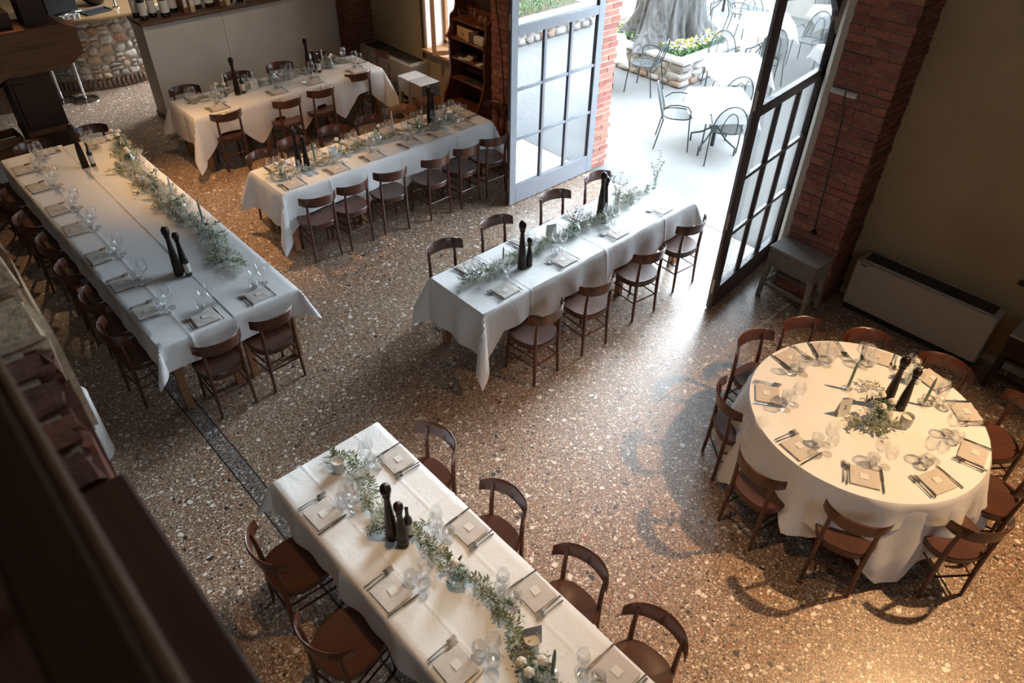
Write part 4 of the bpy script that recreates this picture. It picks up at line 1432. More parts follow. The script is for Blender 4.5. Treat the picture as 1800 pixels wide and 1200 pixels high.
garland('short leaf cluster around the round table\'s vase', [(4.30, .98), (4.40, .82), (4.52, .86), (4.56, .98)], 16, .6, 6, .03)
garland('baby\'s breath cluster behind the round table\'s mills', [(4.66, 1.12), (4.80, 1.06)], 12, 1.0, 7, .03)
garland('loose dark olive sprigs across the double-width table\'s far half', [(1.93, 8.30), (1.84, 8.28), (1.78, 8.30)], 16, 0, 8, .01)
garland('loose dark olive sprigs halfway down the double-width table', [(1.90, 7.28), (1.80, 7.22)], 18, 0, 10, .015)
# ------------------------------------------------------------------ fan coils
def fan_coil(label, x0, y0, y1):
    """front at x0, back on the wall"""
    t = thing('fan_coil', label, 'heater', ((x0 + WX - .002) / 2, (y0 + y1) / 2, 0), 0, 'wall fan coils')
    hx, hy = (WX - .002 - x0) / 2, (y1 - y0) / 2
    MB().box(-hx + .03, hx, -hy + .02, hy - .02, 0, .075).build('plinth', 'black_matt', t, smooth=False)
    bd = MB().cbox(-hx, hx, -hy, hy, .07, .585, .014).build('body', 'fancoil', t)
    MB().cbox(-hx + .035, hx - .03, -hy + .05, hy - .05, .580, .588, .003).build('recess', 'fancoil_dark', bd)
    n = 34
    for sx in (-hx + .03, hx - .035):
        MB().cbox(sx, sx + .012, -hy + .04, hy - .04, .582, .600, .003).build('rim', 'fancoil', bd)
    for s in (-1, 1):
        MB().cbox(-hx + .03, hx - .023, s * (hy - .046) - .007, s * (hy - .046) + .007, .582, .600, .003).build('rim', 'fancoil', bd)
    g = MB()
    for i in range(n):
        y = -hy + .07 + (2 * hy - .14) * i / (n - 1)
        g.box(-hx + .045, hx - .04, y - .004, y + .004, .585, .596)
    o = g.build('grille', 'fancoil_dark', bd, smooth=False); o['kind'] = 'stuff'
    MB().box(-hx - .0015, -hx + .001, hy - .12, hy - .05, .545, .556).build('badge', 'ink', bd, smooth=False)
    return t


fan_coil('long beige fan coil unit on the right-hand plaster wall behind the round table', 6.655, .80, 2.12)
fan_coil('beige fan coil unit under the small window, behind the bookcase table', 6.55, 9.35, 10.75)


# ------------------------------------------------------------------ grey-washed stands
def stand(label, x, y, rz, sx, sy, h, top_h=.22, group='grey-washed wooden stands', dark=False):
    t = thing('wooden_stand', label, 'stool', (x, y, 0), rz, group)
    w1, w2 = ('timber_dark', 'stool_top') if dark else ('stool', 'stool_top')
    a, b = sx / 2, sy / 2
    MB().cbox(-a, a, -b, b, h - .02, h, .004).build('top', w2, t)
    MB().box(-a + .006, a - .006, -b + .006, b - .006, h - top_h, h - .02).build('drawer_box', w1, t, smooth=False)
    for i in (-1, 1):
        for j in (-1, 1):
            q = MB()
            x0, y0 = i * (a - .03), j * (b - .03); x1, y1 = i * (a - .012), j * (b - .012)
            vs = [(x0 + u * .024, y0 + v * .024, h - top_h) for u, v in ((-1, -1), (1, -1), (1, 1), (-1, 1))] + [(x1 + u * .02, y1 + v * .02, 0) for u, v in ((-1, -1), (1, -1), (1, 1), (-1, 1))]
            q.add(vs, [(0, 1, 2, 3), (7, 6, 5, 4), (0, 4, 5, 1), (1, 5, 6, 2), (2, 6, 7, 3), (3, 7, 4, 0)]).build('leg', w1, t, smooth=False)
    for j in (-1, 1):
        MB().cbox(-a + .03, a - .03, j * (b - .022) - .012, j * (b - .022) + .012, .13, .175, .003).build('rail', w1, t)
    for i in (-1, 1):
        MB().cbox(i * (a - .022) - .012, i * (a - .022) + .012, -b + .03, b - .03, .13, .175, .003).build('rail', w1, t)
    return t


stand('grey wooden stand with boxed top in front of the right brick pier', 6.345, 2.55, math.radians(-2), .30, .54, .60)
stand('grey wooden stand beside the fan coil under the small window', 6.345, 9.02, 0, .34, .29, .585)
stand('grey wooden stand between its twin and the tall bookcase', 6.345, 8.72, 0, .34, .29, .585)
stand('dark stand with pale top by the fan coil, cut by the frame edge', 6.70, .42, 0, .38, .46, .60, dark=True)
bs = thing('wall_bracket', 'small black bracket on the plaster wall above the fan coil', 'bracket', (WX, .80, .88))
MB().cbox(-.05, 0, -.012, .012, -.02, .02, .003).build('arm', 'black', bs)
MB().cbox(-.06, -.03, -.03, .03, -.018, .018, .004).build('head', 'black', bs)

# cables and fittings on the piers
c = thing('light_fitting', 'white strip fitting with black cable on the right brick pier', 'lamp', (6.48, 2.665, 2.13))
MB().cbox(-.03, .018, -.12, .12, -.022, .022, .006).build('housing', 'white_pipe', c)
MB().cbox(-.034, -.028, -.10, .10, -.012, .012, .002).build('cover', 'card', c)
MB().tube([(-.035, -.02, .03), (-.03, -.03, -.06), (.004, -.045, -.20), (.006, -.055, -.33), (.004, -.08, -.77), (.004, -.105, -1.20), (.004, -.115, -1.345)], .0065, 6).build('cable', 'black', c)
MB().lathe([(.001, 0), (.028, .002), (.03, .02), (.02, .035), (.001, .036)], 12).build('plug', 'black', c)
c.children[-1].rotation_euler = (0, -PI / 2, 0); c.children[-1].location = (.006, -.118, -1.365)
c = thing('power_cable', 'black cable looping down the left brick pier to a plug', 'cable', (6.28, 6.95, 0))
MB().tube([(.006, .30, 3.4), (.006, .19, 2.5), (.006, .132, 2.04), (.004, .014, 1.46), (.004, -.036, .84), (.004, -.05, .79)], .006, 6).build('cable', 'black', c)
MB().tube([(.004, -.055, .76), (.006, -.052, .40), (.006, -.055, .01)], .005, 6).build('lower_cable', 'black', c)
MB().cbox(-.02, .008, -.085, -.025, .76, .82, .006).build('socket', 'black', c)

# ------------------------------------------------------------------ tall mahogany bookcase
bk = thing('bookcase', 'tall stepped mahogany bookcase against the left brick pier', 'bookcase', (6.70, 8.01, 0))
prof = [(.20, .0), (-.27, .0), (-.27, .06), (-.255, .30), (-.27, .36), (-.25, .47), (-.20, .56), (-.145, .70), (-.13, .78), (-.13, 1.20), (-.155, 1.25), (-.16, 1.29),
        (-.125, 1.33), (-.10, 1.40), (-.10, 1.50), (-.085, 1.555), (-.04, 1.575), (-.015, 1.60), (.0, 1.66), (.01, 1.80), (.01, 2.15), (.20, 2.15)]
for y in (-.39, .355):
    MB().prism(prof, 'y', y, y + .035).build('side_panel', 'bookcase', bk, smooth=False)
MB().box(.185, .20, -.355, .355, .1, 2.15).build('back_panel', 'bookcase', bk, smooth=False)
for z, x0 in ((.36, -.245), (.70, -.125), (.985, -.115), (1.265, -.135), (1.50, -.085), (1.86, .02), (2.13, .015)):
    MB().cbox(x0, .185, -.355, .355, z - .022, z, .004).build('shelf', 'bookcase', bk)
MB().cbox(-.262, -.235, -.355, .355, .25, .345, .004).build('apron', 'bookcase', bk)
for y in (-.405, .39):
    MB().sphere((-.158, y + .008, 1.265), .02, 10, 6).build('side_knob', 'bookcase', bk)


def bx_(y, z, x=6.70):
    return (x, 8.01 + y, z)


w = thing('wine_box', 'pale wooden wine box with dark printing on the bookcase', 'box', bx_(.12, 1.265, 6.70), math.radians(-14))
MB().cbox(-.075, .075, -.185, .185, 0, .135, .003).build('body', 'winebox', w)
MB().cbox(-.077, .077, -.187, .187, .127, .139, .002).build('lid', 'winebox', w)
for z, q in ((.075, .08), (.055, .11), (.035, .05)):
    MB().box(-.0768, -.0745, -q / 2, q / 2, z, z + .008).build('print', 'ink', w, smooth=False)
for i in range(3):
    b_ = thing('book', 'pale book lying in a pile beside the wine box, ' + ('bottom one', 'middle one', 'top one')[i], 'book', bx_(-.20, 1.265 + .030 * i, 6.70), rnd.uniform(-.08, .08), 'pile of books by the wine box')
    MB().box(-.075, .072, -.10, .10, .003, .026).build('pages', 'card', b_, smooth=False)
    MB().box(-.078, .078, -.105, .105, 0, .003).add([], []).box(-.078, .078, -.105, .105, .026, .029).box(.072, .078, -.105, .105, .003, .026).build('cover', 'book_w' if i != 1 else 'napkin', b_, smooth=False)
k_ = thing('wire_basket', 'chrome wire basket on the bookcase\'s upper shelf', 'basket', bx_(.15, 1.503, 6.72))
for z, q in ((0.004, .07), (.06, .08), (.13, .09)):
    MB().tube([(q * sx, q * 1.2 * sy, z) for sx, sy in ((-1, -1), (1, -1), (1, 1), (-1, 1), (-1, -1))], .003, 5).build('ring', 'chrome', k_)
for sx in (-1, 1):
    for y in (-.8, 0, .8):
        MB().tube([(sx * .07, y * .07, .004), (sx * .09, y * .09, .13)], .0022, 5).build('wire', 'chrome', k_)
for i, y in enumerate((.02, -.16, -.26)):
    if i == 0: continue
    j_ = thing('ceramic_jug', ('', 'brown ceramic jug next to the wire basket', 'brown ceramic jug at the upper shelf\'s pier end')[i], 'jug', bx_(y, 1.503, 6.72), i, 'brown jugs on the bookcase')
    MB().lathe([(.001, 0), (.035, .002), (.052, .05), (.045, .09), (.025, .115), (.03, .14), (.026, .14), (.02, .115)], 16).build('body', 'ceramic', j_)
    MB().tube([(.03, 0, .13), (.06, 0, .12), (.066, 0, .08), (.048, 0, .06)], .006, 6).build('handle', 'ceramic', j_)
p_ = thing('document_stack', 'loose papers on the bookcase\'s third shelf', 'papers', bx_(.13, .987, 6.68), .3)
MB().box(-.07, .07, -.10, .10, 0, .004).build('sheet', 'card', p_, smooth=False)
MB().box(-.06, .08, -.09, .11, .004, .007).build('sheet', 'book_w', p_, smooth=False)
tag(MB().cbox(-.05, .05, -.06, .06, 0, .05, .004).build('small_box', 'fancoil', loc=bx_(.05, .995, 6.73)), 'small grey box on the bookcase\'s third shelf', 'box')
tag(MB().cbox(-.06, .06, -.045, .045, 0, .012, .002).build('leaflet', 'book_w', loc=bx_(-.20, .985, 6.66)), 'pale leaflet on the third shelf\'s pier end', 'leaflet')
for i in range(3):
    tag(MB().lathe([(.001, 0), (.02, .001), (.022, .05), (.012, .065), (.001, .066)], 12).build('small_bottle', 'black', loc=bx_(.28 - .05 * i, .987, 6.66)),
        'tiny dark bottle on the bookcase, %s from the window side' % ORD[i], 'bottle', 'tiny bottles on the bookcase')
p_ = thing('magazine', 'flat magazine on the bookcase\'s fourth shelf', 'magazine', bx_(-.05, .702, 6.68), .15)
MB().box(-.09, .09, -.16, .16, 0, .006).build('pages', 'card', p_, smooth=False)
MB().box(-.092, .092, -.162, .162, .006, .009).build('cover', 'slate', p_, smooth=False)

# ------------------------------------------------------------------ ledge: wine bottles and crates
WB = bottle_proto(.46, .054, 'wine_bottle', 'bottle')
WB2 = bottle_proto(.44, .064, 'wine_bottle', 'bottle')
xs = [(3.45, 11.42, 0), (3.475, 11.21, 0), (3.62, 11.27, 0), (3.765, 11.19, 1), (3.93, 11.33, 1), (4.27, 11.30, 1), (4.44, 11.26, 1), (4.76, 11.30, 0), (4.90, 11.24, 0), (5.10, 11.28, 1), (5.26, 11.30, 0)]
for i, (x, y, k) in enumerate(xs):
    (WB2 if k else WB).put((x, y, 1.416), rnd.uniform(0, 6), 'labelled dark wine bottle on the partition ledge, %s from its bar end' % ORD[i], 'wine bottles on the partition ledge')
for i, x in enumerate((4.05, 4.14, 4.58, 4.67, 5.38)):
    t = thing('wine_crate', 'upright thin wooden wine case on the partition ledge, %s from its bar end' % ORD[i], 'crate', (x, 11.27, 1.416), rnd.uniform(-.05, .05), 'wine cases on the ledge')
    MB().cbox(-.035, .035, -.13, .13, 0, .36, .003).build('body', 'winebox' if i % 2 else 'timber', t)
    MB().box(-.022, .022, -.1315, -.129, .08, .24).build('label', 'label', t, smooth=False)

# ------------------------------------------------------------------ stone bar
BC = (3.55, 14.48); BRR = 1.49
ba = thing('stone_bar', 'curved stone-faced bar with wooden counter beyond the partition', 'bar', (BC[0], BC[1], 0))
MB().lathe([(.001, 0), (BRR - .05, 0), (BRR - .05, 1.06), (.001, 1.06)], 64).build('core', 'mortar_pale', ba)
MB().lathe([(.001, 1.06), (BRR + .13, 1.06), (BRR + .14, 1.075), (BRR + .14, 1.105), (BRR + .13, 1.12), (.001, 1.12)], 72).build('counter', wood('bar_counter', (.30, .17, .08), (.42, .26, .13), .35, (3, 20, 20), .5, .2), ba)


def rock(cx, cy, cz, nrm_ang, w, h, d, name, mat, parent, r):
    """an irregular stone set in a wall: w along the wall, h high, bulging d outwards"""
    n = r.randint(6, 8); ring = []
    for i in range(n):
        a = 2 * PI * i / n + r.uniform(-.22, .22)
        c_, s_ = math.cos(a), math.sin(a)
        k = 1 / max(abs(c_), abs(s_)) ** .55
        ring.append((c_ * w / 2 * k * r.uniform(.88, 1.04), s_ * h / 2 * k * r.uniform(.88, 1.04)))
    vs = []
    for k, o in ((1.0, -.03), (1.0, d * .35), (.80, d * .85), (.45, d * r.uniform(.95, 1.1))):
        vs += [(u * k, o + r.uniform(-.003, .003), v * k) for u, v in ring]
    fs = []
    for q in range(3):
        for i in range(n):
            a = q * n + i; b = q * n + (i + 1) % n
            fs.append((a, b, b + n, a + n))
    fs.append(tuple(3 * n + i for i in range(n)))
    ca, sa = math.cos(nrm_ang), math.sin(nrm_ang)
    out = [(cx + o * ca - u * sa, cy + o * sa + u * ca, cz + v) for u, o, v in vs]
    return MB().add(out, fs).build(name, mat, parent, angle=50)


r = random.Random(21)
z = .17
while z < 1.03:
    h = r.uniform(.085, .15); h = min(h, 1.055 - z)
    if h < .05: break
    a = math.radians(196)
    while a < math.radians(312):
        w = r.uniform(.10, .24)
        da = w / BRR
        if r.random() < .25 and h > .11:
            rock((BRR - .05) * math.cos(a + da / 2), (BRR - .05) * math.sin(a + da / 2), z + h * .27, a + da / 2, w * .92, h * .48, .05, 'stone', 'stone', ba, r)
            rock((BRR - .05) * math.cos(a + da / 2), (BRR - .05) * math.sin(a + da / 2), z + h * .77, a + da / 2, w * .92, h * .45, .05, 'stone', 'stone', ba, r)
        else:
            rock((BRR - .05) * math.cos(a + da / 2), (BRR - .05) * math.sin(a + da / 2), z + h / 2 + r.uniform(-.012, .012), a + da / 2, w * .97, h * r.uniform(.85, 1.08), r.uniform(.03, .06), 'stone', 'stone', ba, r)
        a += da
    z += h
a = math.radians(196)
while a < math.radians(312):
    rock((BRR - .05) * math.cos(a), (BRR - .05) * math.sin(a), .085, a, .062, .15, .06, 'brick', 'brick_soldier', ba, r)
    a += .072 / BRR

for i, (x, y) in enumerate(((2.46, 13.0), (2.74, 12.80))):
    t = thing('bar_stool', ('chrome bar stool half hidden by the timber beam', 'chrome bar stool nearer the partition')[i], 'stool', (x, y, 0), 0, 'chrome bar stools')
    MB().lathe([(.001, 0), (.20, 0), (.20, .012), (.05, .03), (.03, .05), (.001, .05)], 24).build('base', 'chrome', t)
    MB().lathe([(.022, .04), (.022, .72)], 16).build('pole', 'chrome', t)
    MB().lathe([(.001, .72), (.16, .72), (.18, .74), (.18, .775), (.16, .79), (.001, .79)], 24).build('seat', 'black', t)
cm = thing('coffee_machine', 'black and chrome coffee machine on the stone bar', 'coffee machine', (2.90, 13.35, 1.121), math.radians(20))
MB().cbox(-.26, .26, -.16, .22, .05, .46, .02).build('body', 'black', cm)
MB().cbox(-.25, .25, -.20, -.10, .36, .44, .012).build('head', 'chrome', cm)
MB().cbox(-.26, .26, -.24, .2, .02, .055, .006).build('drip_tray', 'chrome', cm)
for x in (-.2, .2):
    for y in (-.18, .15):
        MB().lathe([(.02, 0), (.02, .03)], 10, (x, y, 0)).build('foot', 'black', cm)
for x in (-.13, .12):
    MB().lathe([(.001, .28), (.035, .28), (.04, .36)], 14, (x, -.16, 0)).build('group_head', 'chrome', cm)
    MB().tube([(x, -.18, .30), (x, -.33, .285)], [.012, .015], 8).build('portafilter', 'black', cm)
for i in range(4):
    q = tag(MB().lathe([(.001, 0), (.024, .001), (.032, .07), (.030, .07), (.022, .006), (.001, .005)], 14).build('espresso_glass', 'frost', loc=(2.86 + .075 * i, 12.98 + .012 * (i % 2), 1.121)),
            'small glass on the bar before the coffee machine, %s from the beam' % ORD[i], 'glass', 'small glasses on the bar')
t = thing('serving_tray', 'dark tray on the stone bar near the partition', 'tray', (3.40, 13.17, 1.121), .2)
MB().cbox(-.20, .20, -.12, .12, 0, .012, .004).build('base', 'slate', t)
MB().tube([(-.2, -.12, .016), (.2, -.12, .016), (.2, .12, .016), (-.2, .12, .016), (-.2, -.12, .016)], .008, 6).build('rim', 'slate', t)
t = thing('beer_tap', 'chrome tap on the stone bar behind the dark tray', 'tap', (3.72, 13.22, 1.121))
MB().lathe([(.001, 0), (.05, 0), (.05, .012), (.018, .02), (.016, .26), (.001, .27)], 14).build('column', 'chrome', t)
MB().tube([(0, 0, .22), (-.02, -.06, .23), (-.02, -.09, .19)], .011, 8).build('spout', 'chrome', t)
MB().lathe([(.001, .27), (.014, .27), (.02, .34), (.001, .36)], 10).build('lever', 'black', t)
t = thing('dark_bowl', 'wide black bowl on the bar counter', 'bowl', (3.55, 13.62, 1.121))
MB().lathe([(.001, .004), (.09, .0), (.18, .08), (.21, .14), (.20, .14), (.16, .07), (.001, .012)], 24).build('body', 'black', t)
MB().lathe([(.211, .135), (.216, .142), (.205, .145)], 24).build('rim', 'black', t)

# ------------------------------------------------------------------ old timber press and dark cupboard at the long table's far end
tp = thing('timber_press', 'massive old timber press beam resting on a dark post before the bar', 'press', (0, 10.15, 0))
poly = [(-1.6, 1.38), (1.48, 1.395), (1.62, 1.385), (2.09, 1.385), (2.20, 1.44), (2.315, 1.52), (2.32, 1.80), (2.18, 1.86), (-1.6, 1.90)]
MB().prism(poly, 'y', -.10, .42).build('beam', 'timber', tp, smooth=False)
MB().prism([(-1.6, 1.635), (.9, 1.63), (1.5, 1.655), (2.1, 1.66), (2.1, 1.664), (1.5, 1.661), (.9, 1.636), (-1.6, 1.641)], 'y', -.104, -.098).build('crack', 'black_matt', tp, smooth=False)
MB().cbox(1.84, 2.10, .06, .34, 1.86, 2.9, .01).build('screw_post', 'timber_dark', tp)
MB().cbox(-1.2, 1.72, .02, .38, 1.89, 2.05, .01).build('upper_beam', 'timber_dark', tp)
MB().prism([(1.46, 1.39), (1.26, 1.39), (.82, .92), (.82, 1.12)], 'y', -.06, .12).build('brace', 'timber', tp, smooth=False)
MB().cbox(.60, .82, -.08, .30, 0, 1.42, .01).build('rear_post', 'timber_dark', tp)
cu = thing('dark_cupboard', 'dark panelled cupboard under the timber beam', 'cupboard', (1.66, 10.36, 0))
MB().cbox(-.24, .24, -.20, .20, 0, 1.36, .006).build('body', 'timber_dark', cu)
for z0, z1 in ((.10, .62), (.74, 1.28)):
    MB().cbox(-.20, .20, -.215, -.20, z0, z1, .005).build('door', 'timber_dark', cu)
MB().cbox(-.25, .25, -.225, .2, .645, .715, .006).build('middle_rail', 'timber', cu)
MB().cbox(-.25, .25, -.225, .2, 0, .07, .006).build('plinth', 'timber_dark', cu)
for i, (x, y, z) in enumerate(((1.10, 10.36, 0), (1.12, 10.38, .34))):
    t = thing('wooden_crate', ('brown crate on the floor beside the dark cupboard, lower one', 'brown crate stacked on another beside the dark cupboard')[i], 'crate', (x, y, z), .05 * i, 'crates by the cupboard')
    for q in (0, .115, .23):
        MB().box(-.24, .24, -.17, -.155, q, q + .10).build('slat', 'timber', t, smooth=False)
        MB().box(-.24, .24, .155, .17, q, q + .10).build('slat', 'timber', t, smooth=False)
        MB().box(-.24, -.225, -.155, .155, q, q + .10).build('slat', 'timber', t, smooth=False)
        MB().box(.225, .24, -.155, .155, q, q + .10).build('slat', 'timber', t, smooth=False)
    MB().box(-.225, .225, -.155, .155, .004, .014).build('bottom', 'timber', t, smooth=False)
t = thing('tall_side_table', 'small dark table with glass jars left of the long table', 'table', (.62, 9.70, 0))
MB().cbox(-.22, .22, -.16, .16, .70, .73, .004).build('top', 'timber_dark', t)
for i in (-1, 1):
    for j in (-1, 1):
        MB().cbox(i * .19 - .02, i * .19 + .02, j * .13 - .02, j * .13 + .02, 0, .70, .003).build('leg', 'timber_dark', t)
# ------------------------------------------------------------------ courtyard: planter, olive tree, flowers
def stone_planter(name, label, x0, x1, y0, y1, h, faces, seed):
    t = thing(name, label, 'planter', ((x0 + x1) / 2, (y0 + y1) / 2, 0), 0, 'stone planters')
    hx, hy = (x1 - x0) / 2, (y1 - y0) / 2
    MB().box(-hx + .06, hx - .06, -hy + .06, hy - .06, 0, h - .05).build('core', 'mortar_pale', t, smooth=False)
    w = .20
    for a in ((-hx - .03, hx + .03, -hy - .03, -hy + w), (-hx - .03, hx + .03, hy - w, hy + .03), (-hx - .03, -hx + w, -hy + w, hy - w), (hx - w, hx + .03, -hy + w, hy - w)):
        MB().cbox(*a, h - .05, h, .006).build('cap_slab', 'cap', t)
    MB().box(-hx + w, hx - w, -hy + w, hy - w, h - .06, h - .02).build('soil', 'soil', t, smooth=False)
    r = random.Random(seed)
    for fx in faces:
        L_ = (y1 - y0) if fx in ('-x', '+x') else (x1 - x0)
        z = .005
        while z < h - .07:
            hh = min(r.uniform(.09, .17), h - .055 - z)
            if hh < .04: break
            u = 0
            while u < L_ - .03:
                ww = min(r.uniform(.14, .36), L_ - u)
                if fx == '-x': c_, an = (-hx + .05, -hy + u + ww / 2), PI
                elif fx == '+y': c_, an = (-hx + u + ww / 2, hy - .05), PI / 2
                elif fx == '-y': c_, an = (-hx + u + ww / 2, -hy + .05), -PI / 2
                rock(c_[0], c_[1], z + hh / 2, an, ww * .95, hh * .93, .05, 'stone', 'stone_out', t, r)
                u += ww
            z += hh
    return t


stone_planter('stone_planter', 'pale rubble-stone planter with slab edging around the olive tree', 10.28, 12.0, 6.95, 9.4, .45, ('-x', '-y'), 3)
stone_planter('stone_planter', 'stone-edged lawn bed mirrored in the grey door leaf\'s glass', 8.4, 11.8, -1.6, 1.63, .45, ('+y', '-x'), 5)

# gnarled trunk
n = 120; rows = []
zs = [0, .03, .08, .16, .26, .40, .58, .80, 1.1, 1.5, 2.0, 2.6, 3.1]
r = random.Random(3)
lob = [(r.uniform(0, 2 * PI), k_, a_) for k_, a_ in ((2, .06), (3, .07), (5, .06), (7, .05), (9, .035), (13, .03), (17, .022))]
vs = []
for z in zs:
    base = .48 + .30 * math.exp(-z * 4) + .06 * math.exp(-abs(z - .9)) - .03 * z
    for j in range(n):
        a = 2 * PI * j / n
        tw = a + .25 * z
        rr = base * (1 + sum(k * math.sin(m_ * tw + p) for p, m_, k in lob) * (1.0 + 1.2 * math.exp(-z * 2.5)))
        rr -= base * .13 * (max(0, math.sin(5 * tw + 1.0)) ** 8 + 1.3 * max(0, math.sin(8 * a - .4 * z + 2.0)) ** 10)
        vs.append((rr * math.cos(a) + .05 * z, rr * math.sin(a) - .02 * z, z))
fs = []
for i in range(len(zs) - 1):
    for j in range(n):
        a = i * n + j; b = i * n + (j + 1) % n
        fs.append((a, b, b + n, a + n))
ot = thing('olive_tree', 'old grey olive tree with gnarled trunk in the planter', 'tree', (11.22, 8.10, .43))
MB().add(vs, fs).build('trunk', 'bark', ot, angle=180)
for k in range(5):
    a = k * 1.3 + .4
    MB().tube([(.12, -.05, 2.9), (.12 + .5 * math.cos(a), .5 * math.sin(a), 3.6), (.1 + 1.3 * math.cos(a), 1.3 * math.sin(a), 4.3)], [.26, .17, .07], 10).build('branch', 'bark', ot)
lm = MB(); r = random.Random(8)
for i in range(3200):
    a = r.uniform(0, 2 * PI); d = 2.3 * math.sqrt(r.random())
    leaf_blade(lm, (d * math.cos(a), d * math.sin(a), 4.4 + r.gauss(0, .4)), r.uniform(0, 6.28), r.uniform(-.6, .6), .12, .035)
o = lm.build('foliage', 'leaf', ot, smooth=False); o['kind'] = 'stuff'
# a hanging twig that dips into view beside the trunk
tw = MB(); tl = MB(); r = random.Random(6)
for s in range(3):
    p0 = Vector((1.2 - .1 * s, -1.75 + .12 * s, 4.0)); p1 = Vector((1.3 - .12 * s, -2.0 + .16 * s, 1.35 + .15 * s))
    tw.tube([p0, p0.lerp(p1, .5) + Vector((.1, 0, 0)), p1], [.012, .008, .003], 5)
    for q in range(26):
        f = r.uniform(.35, 1)
        leaf_blade(tl, p0.lerp(p1, f) + Vector((.08 * (1 - f), 0, 0)), r.uniform(0, 6.28), r.uniform(-1.0, .2), .075, .02)
tw.build('hanging_twig', 'bark', ot); tl.build('hanging_leaves', 'leaf', ot, smooth=False)


def bed(name, label, region, n, seed, cols, leaf='pansy_l', h=.12, kind_cat='flowers', zb=.43):
    t = thing(name, label, kind_cat, (region[0][0], region[0][1], zb))
    r = random.Random(seed)
    lm = MB(); fl = [MB() for _ in cols]
    x0, y0 = region[0]
    for i in range(n):
        while True:
            q = r.choice(region[1:])
            x = r.uniform(q[0], q[1]); y = r.uniform(q[2], q[3])
            if math.hypot(x - 11.22, y - 8.10) > .60 + .1 * r.random(): break
        zz = h * r.uniform(.5, 1.1)
        for k in range(5):
            leaf_blade(lm, (x - x0 + r.gauss(0, .02), y - y0 + r.gauss(0, .02), 0.005), r.uniform(0, 6.28), r.uniform(.5, 1.4), zz * r.uniform(.8, 1.2), .028)
        c_ = r.randrange(len(cols) + 1)
        if c_ < len(cols):
            m = fl[c_]; s = r.uniform(.016, .026)
            c0 = Vector((x - x0, y - y0, zz))
            tl_ = Vector((r.uniform(-.5, .5) - .3, r.uniform(-.5, .5) - .3, 1)).normalized()
            e1 = tl_.orthogonal().normalized(); e2 = tl_.cross(e1)
            vs = [c0] + [c0 + (e1 * math.cos(b * PI / 5) + e2 * math.sin(b * PI / 5)) * s * (1 if b % 2 else .6) + tl_ * .004 for b in range(10)]
            m.add(vs, [(0, 1 + b, 1 + (b + 1) % 10) for b in range(10)])
    o = lm.build('leaves', leaf, t, smooth=False); o['kind'] = 'stuff'
    for m, c in zip(fl, cols):
        o = m.build('blossoms', c, t, smooth=False); o['kind'] = 'stuff'
    return t


bed('pansy_bed', 'yellow and pale pansies filling the planter around the trunk', [(11, 7.5), (10.5, 11.75, 7.17, 7.62), (10.5, 11.78, 7.17, 7.7), (10.5, 10.95, 7.3, 8.9), (11.4, 11.78, 7.2, 8.2), (10.5, 11.4, 7.2, 7.6)], 900, 4, ['pansy_y', 'pansy_w', 'pansy_b', 'pansy_y'])
g_ = MB(); r = random.Random(5)
for i in range(2600):
    leaf_blade(g_, (r.uniform(-1.45, 1.45), r.uniform(-1.3, 1.3), 0), r.uniform(0, 6.28), r.uniform(.6, 1.4), r.uniform(.05, .10), .014)
gr = g_.build('grass', 'grass', loc=(10.1, .02, .43), smooth=False); gr['kind'] = 'stuff'; gr['label'] = 'short grass in the stone-edged bed mirrored in the grey door'; gr['category'] = 'grass'
bed('pale_flowers', 'few pale blue flowers in the grass bed', [(10.3, 1.0), (9.3, 11.1, .7, 1.35)], 40, 6, ['pansy_w', 'pansy_w'])

# low white wall with plants, far edge of the courtyard
lw = S_(MB().box(15.6, 15.9, 3.0, 14.0, -.05, .55).build('wall_courtyard', 'reveal', smooth=False))
for i in range(6):
    y = 5.2 + 1.05 * i
    t = thing('leafy_shrub', 'green shrub behind the courtyard\'s low white wall, %s from the door side' % ORD[i], 'shrub', (16.6, y, 0), 0, 'shrubs behind the low wall')
    MB().tube([(0, 0, 0), (.02, .03, .5)], [.03, .015], 6).build('stem', 'bark', t)
    lm = MB(); r = random.Random(70 + i)
    for q in range(170):
        p = Vector((r.gauss(0, .18), r.gauss(0, .22), .62 + r.gauss(0, .2)))
        leaf_blade(lm, p, r.uniform(0, 6.28), r.uniform(-.5, .9), .16, .05)
    o = lm.build('foliage', 'pansy_l', t, smooth=False); o['kind'] = 'stuff'


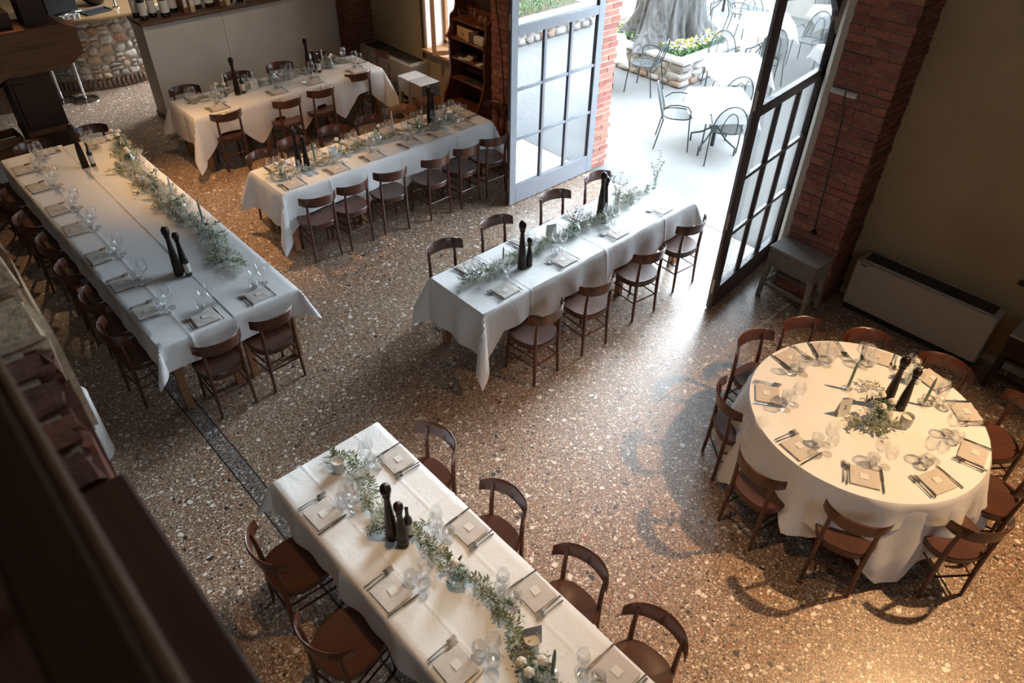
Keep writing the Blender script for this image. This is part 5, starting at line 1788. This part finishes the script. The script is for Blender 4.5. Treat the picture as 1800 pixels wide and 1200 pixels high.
# ------------------------------------------------------------------ garden tables and mesh chairs
def garden_chair():
    t = thing('garden_chair', 'x', 'chair')
    n = 22; ring = []
    # seat sheet
    seat = [(.215 * math.copysign(abs(math.cos(a)) ** .75, math.cos(a)), .205 * math.copysign(abs(math.sin(a)) ** .75, math.sin(a))) for a in [2 * PI * i / n for i in range(n)]]
    vs = [(0, 0, .435)] + [(x, y, .445) for x, y in seat]
    so = MB().add(vs, [(0, 1 + i, 1 + (i + 1) % n) for i in range(n)]).build('seat', 'garden_mesh', t)
    MB().tube([(x, y, .445) for x, y in seat + seat[:1]], .009, 6, cap=False).build('seat_rim', 'garden_metal', so)
    # back loop
    bk_ = []
    for i in range(15):
        a = PI * (i / 14)
        x = -.225 * math.cos(a); h = math.sin(a) ** .8
        bk_.append((x, -.175 - .14 * h - .02, .44 + .43 * h))
    bo_ = MB().tube(bk_, .010, 6).build('back_frame', 'garden_metal', t)
    inner = []
    for i in range(11):
        a = PI * (i / 10); h = math.sin(a) ** .8
        inner.append((-.10 * math.cos(a), -.18 - .105 * h - .02, .445 + .32 * h))
    MB().tube(inner, .007, 6).build('back_loop', 'garden_metal', bo_)
    vs = []; fs = []
    for i in range(15):
        x, y, z = bk_[i]
        vs += [(x * .98, y + .002, z), (x * .98, -.192, .445)]
    for i in range(14):
        fs.append((2 * i, 2 * i + 2, 2 * i + 3, 2 * i + 1))
    MB().add(vs, fs).build('back_mesh', 'garden_mesh', bo_)
    for s in (-1, 1):
        arm = [(s * .245, .17, .44), (s * .25, .17, .58), (s * .25, .12, .645), (s * .25, .0, .66), (s * .245, -.12, .645), (s * .235, -.21, .58)]
        MB().tube(arm, .009, 6).build('armrest', 'garden_metal', t)
        MB().tube([(s * .25, .21, 0), (s * .245, .17, .44)], .010, 6).build('leg', 'garden_metal', t)
        MB().tube([(s * .25, -.27, 0), (s * .225, -.185, .44)], .010, 6).build('leg', 'garden_metal', t)
    return t


GC = Proto(garden_chair())


def garden_table(x, y, rz, label, half=.37):
    t = thing('garden_table', label[0], 'table', (x, y, 0), rz, 'square garden tables')
    MB().cbox(-half + .02, half - .02, -half + .02, half - .02, .715, .735, .004).build('tabletop', 'garden_metal', t)
    MB().lathe([(.03, .03), (.025, .70), (.05, .715)], 12).build('column', 'garden_metal', t)
    for k in range(4):
        a = k * PI / 2 + PI / 4
        MB().tube([(0, 0, .34), (.20 * math.cos(a), .20 * math.sin(a), .18), (.36 * math.cos(a), .36 * math.sin(a), .11), (.36 * math.cos(a), .36 * math.sin(a), .0)], .014, 6).build('leg', 'garden_metal', t)
    o = cloth(label[1], -half, half, -half, half, W=const(.22), E=const(.22), S=const(.22), Nn=const(.22), z=.738, seed=int(x * 100), group='white garden tablecloths', mat='cloth_out', step=.09)
    o.location = (x, y, 0); o.rotation_euler = (0, 0, rz)
    return t


TBS = [(8.83, 5.27, 48, 'nearest the open door', ), (10.27, 5.95, 48, 'beside the planter\'s slab corner'), (9.42, 8.02, 40, 'half hidden behind the orange brick jamb'),
       (12.62, 6.88, 40, 'beyond the planter, behind the dark door edge'), (12.0, 5.05, 50, 'seen through the arched door pane'), (14.6, 9.1, 35, 'at the courtyard\'s back, beside the trunk'),
       (14.0, 6.3, 40, 'far off, high in the arched door pane')]
for x, y, a, wh in TBS:
    garden_table(x, y, math.radians(a), ('square metal garden table ' + wh, 'white cloth on the garden table ' + wh))
GCS = [(9.80, 7.36, 15, 'garden mesh chair in front of the planter, beside the brick jamb'),
       (8.52, 5.72, 215, 'garden mesh chair with arms, on the open door\'s side of the nearest garden table'),
       (8.62, 4.98, -48, 'garden mesh chair with its back to the dark door edge at the nearest table'),
       (9.62, 5.58, 50 - 90, 'garden mesh chair between the two nearest garden tables'),
       (10.75, 6.52, 132, 'garden mesh chair tucked between planter and second garden table'),
       (11.42, 6.12, 100, 'garden mesh chair just beside the dark door edge, past the second table'),
       (12.95, 6.20, 95, 'garden mesh chair standing free, seen through the arched pane'),
       (13.1, 8.75, 150, 'garden mesh chair just behind the olive trunk'),
       (13.05, 7.42, 140, 'garden mesh chair behind the cloth of the table past the planter'),
       (13.55, 8.02, 200, 'garden mesh chair at the courtyard\'s back, pulled out'),
       (11.45, 4.80, -60, 'garden mesh chair low in the arched pane beside a white cloth'),
       (12.62, 5.35, 130, 'garden mesh chair behind the cloth in the arched pane'),
       (11.55, 2.6, 200, 'garden mesh chair mirrored in the glass of the grey door leaf'),
       (14.55, 6.7, 170, 'garden mesh chair farthest off, near the low wall')]
for x, y, a, lb in GCS:
    GC.put((x, y, 0), math.radians(a), lb, 'mesh garden chairs')
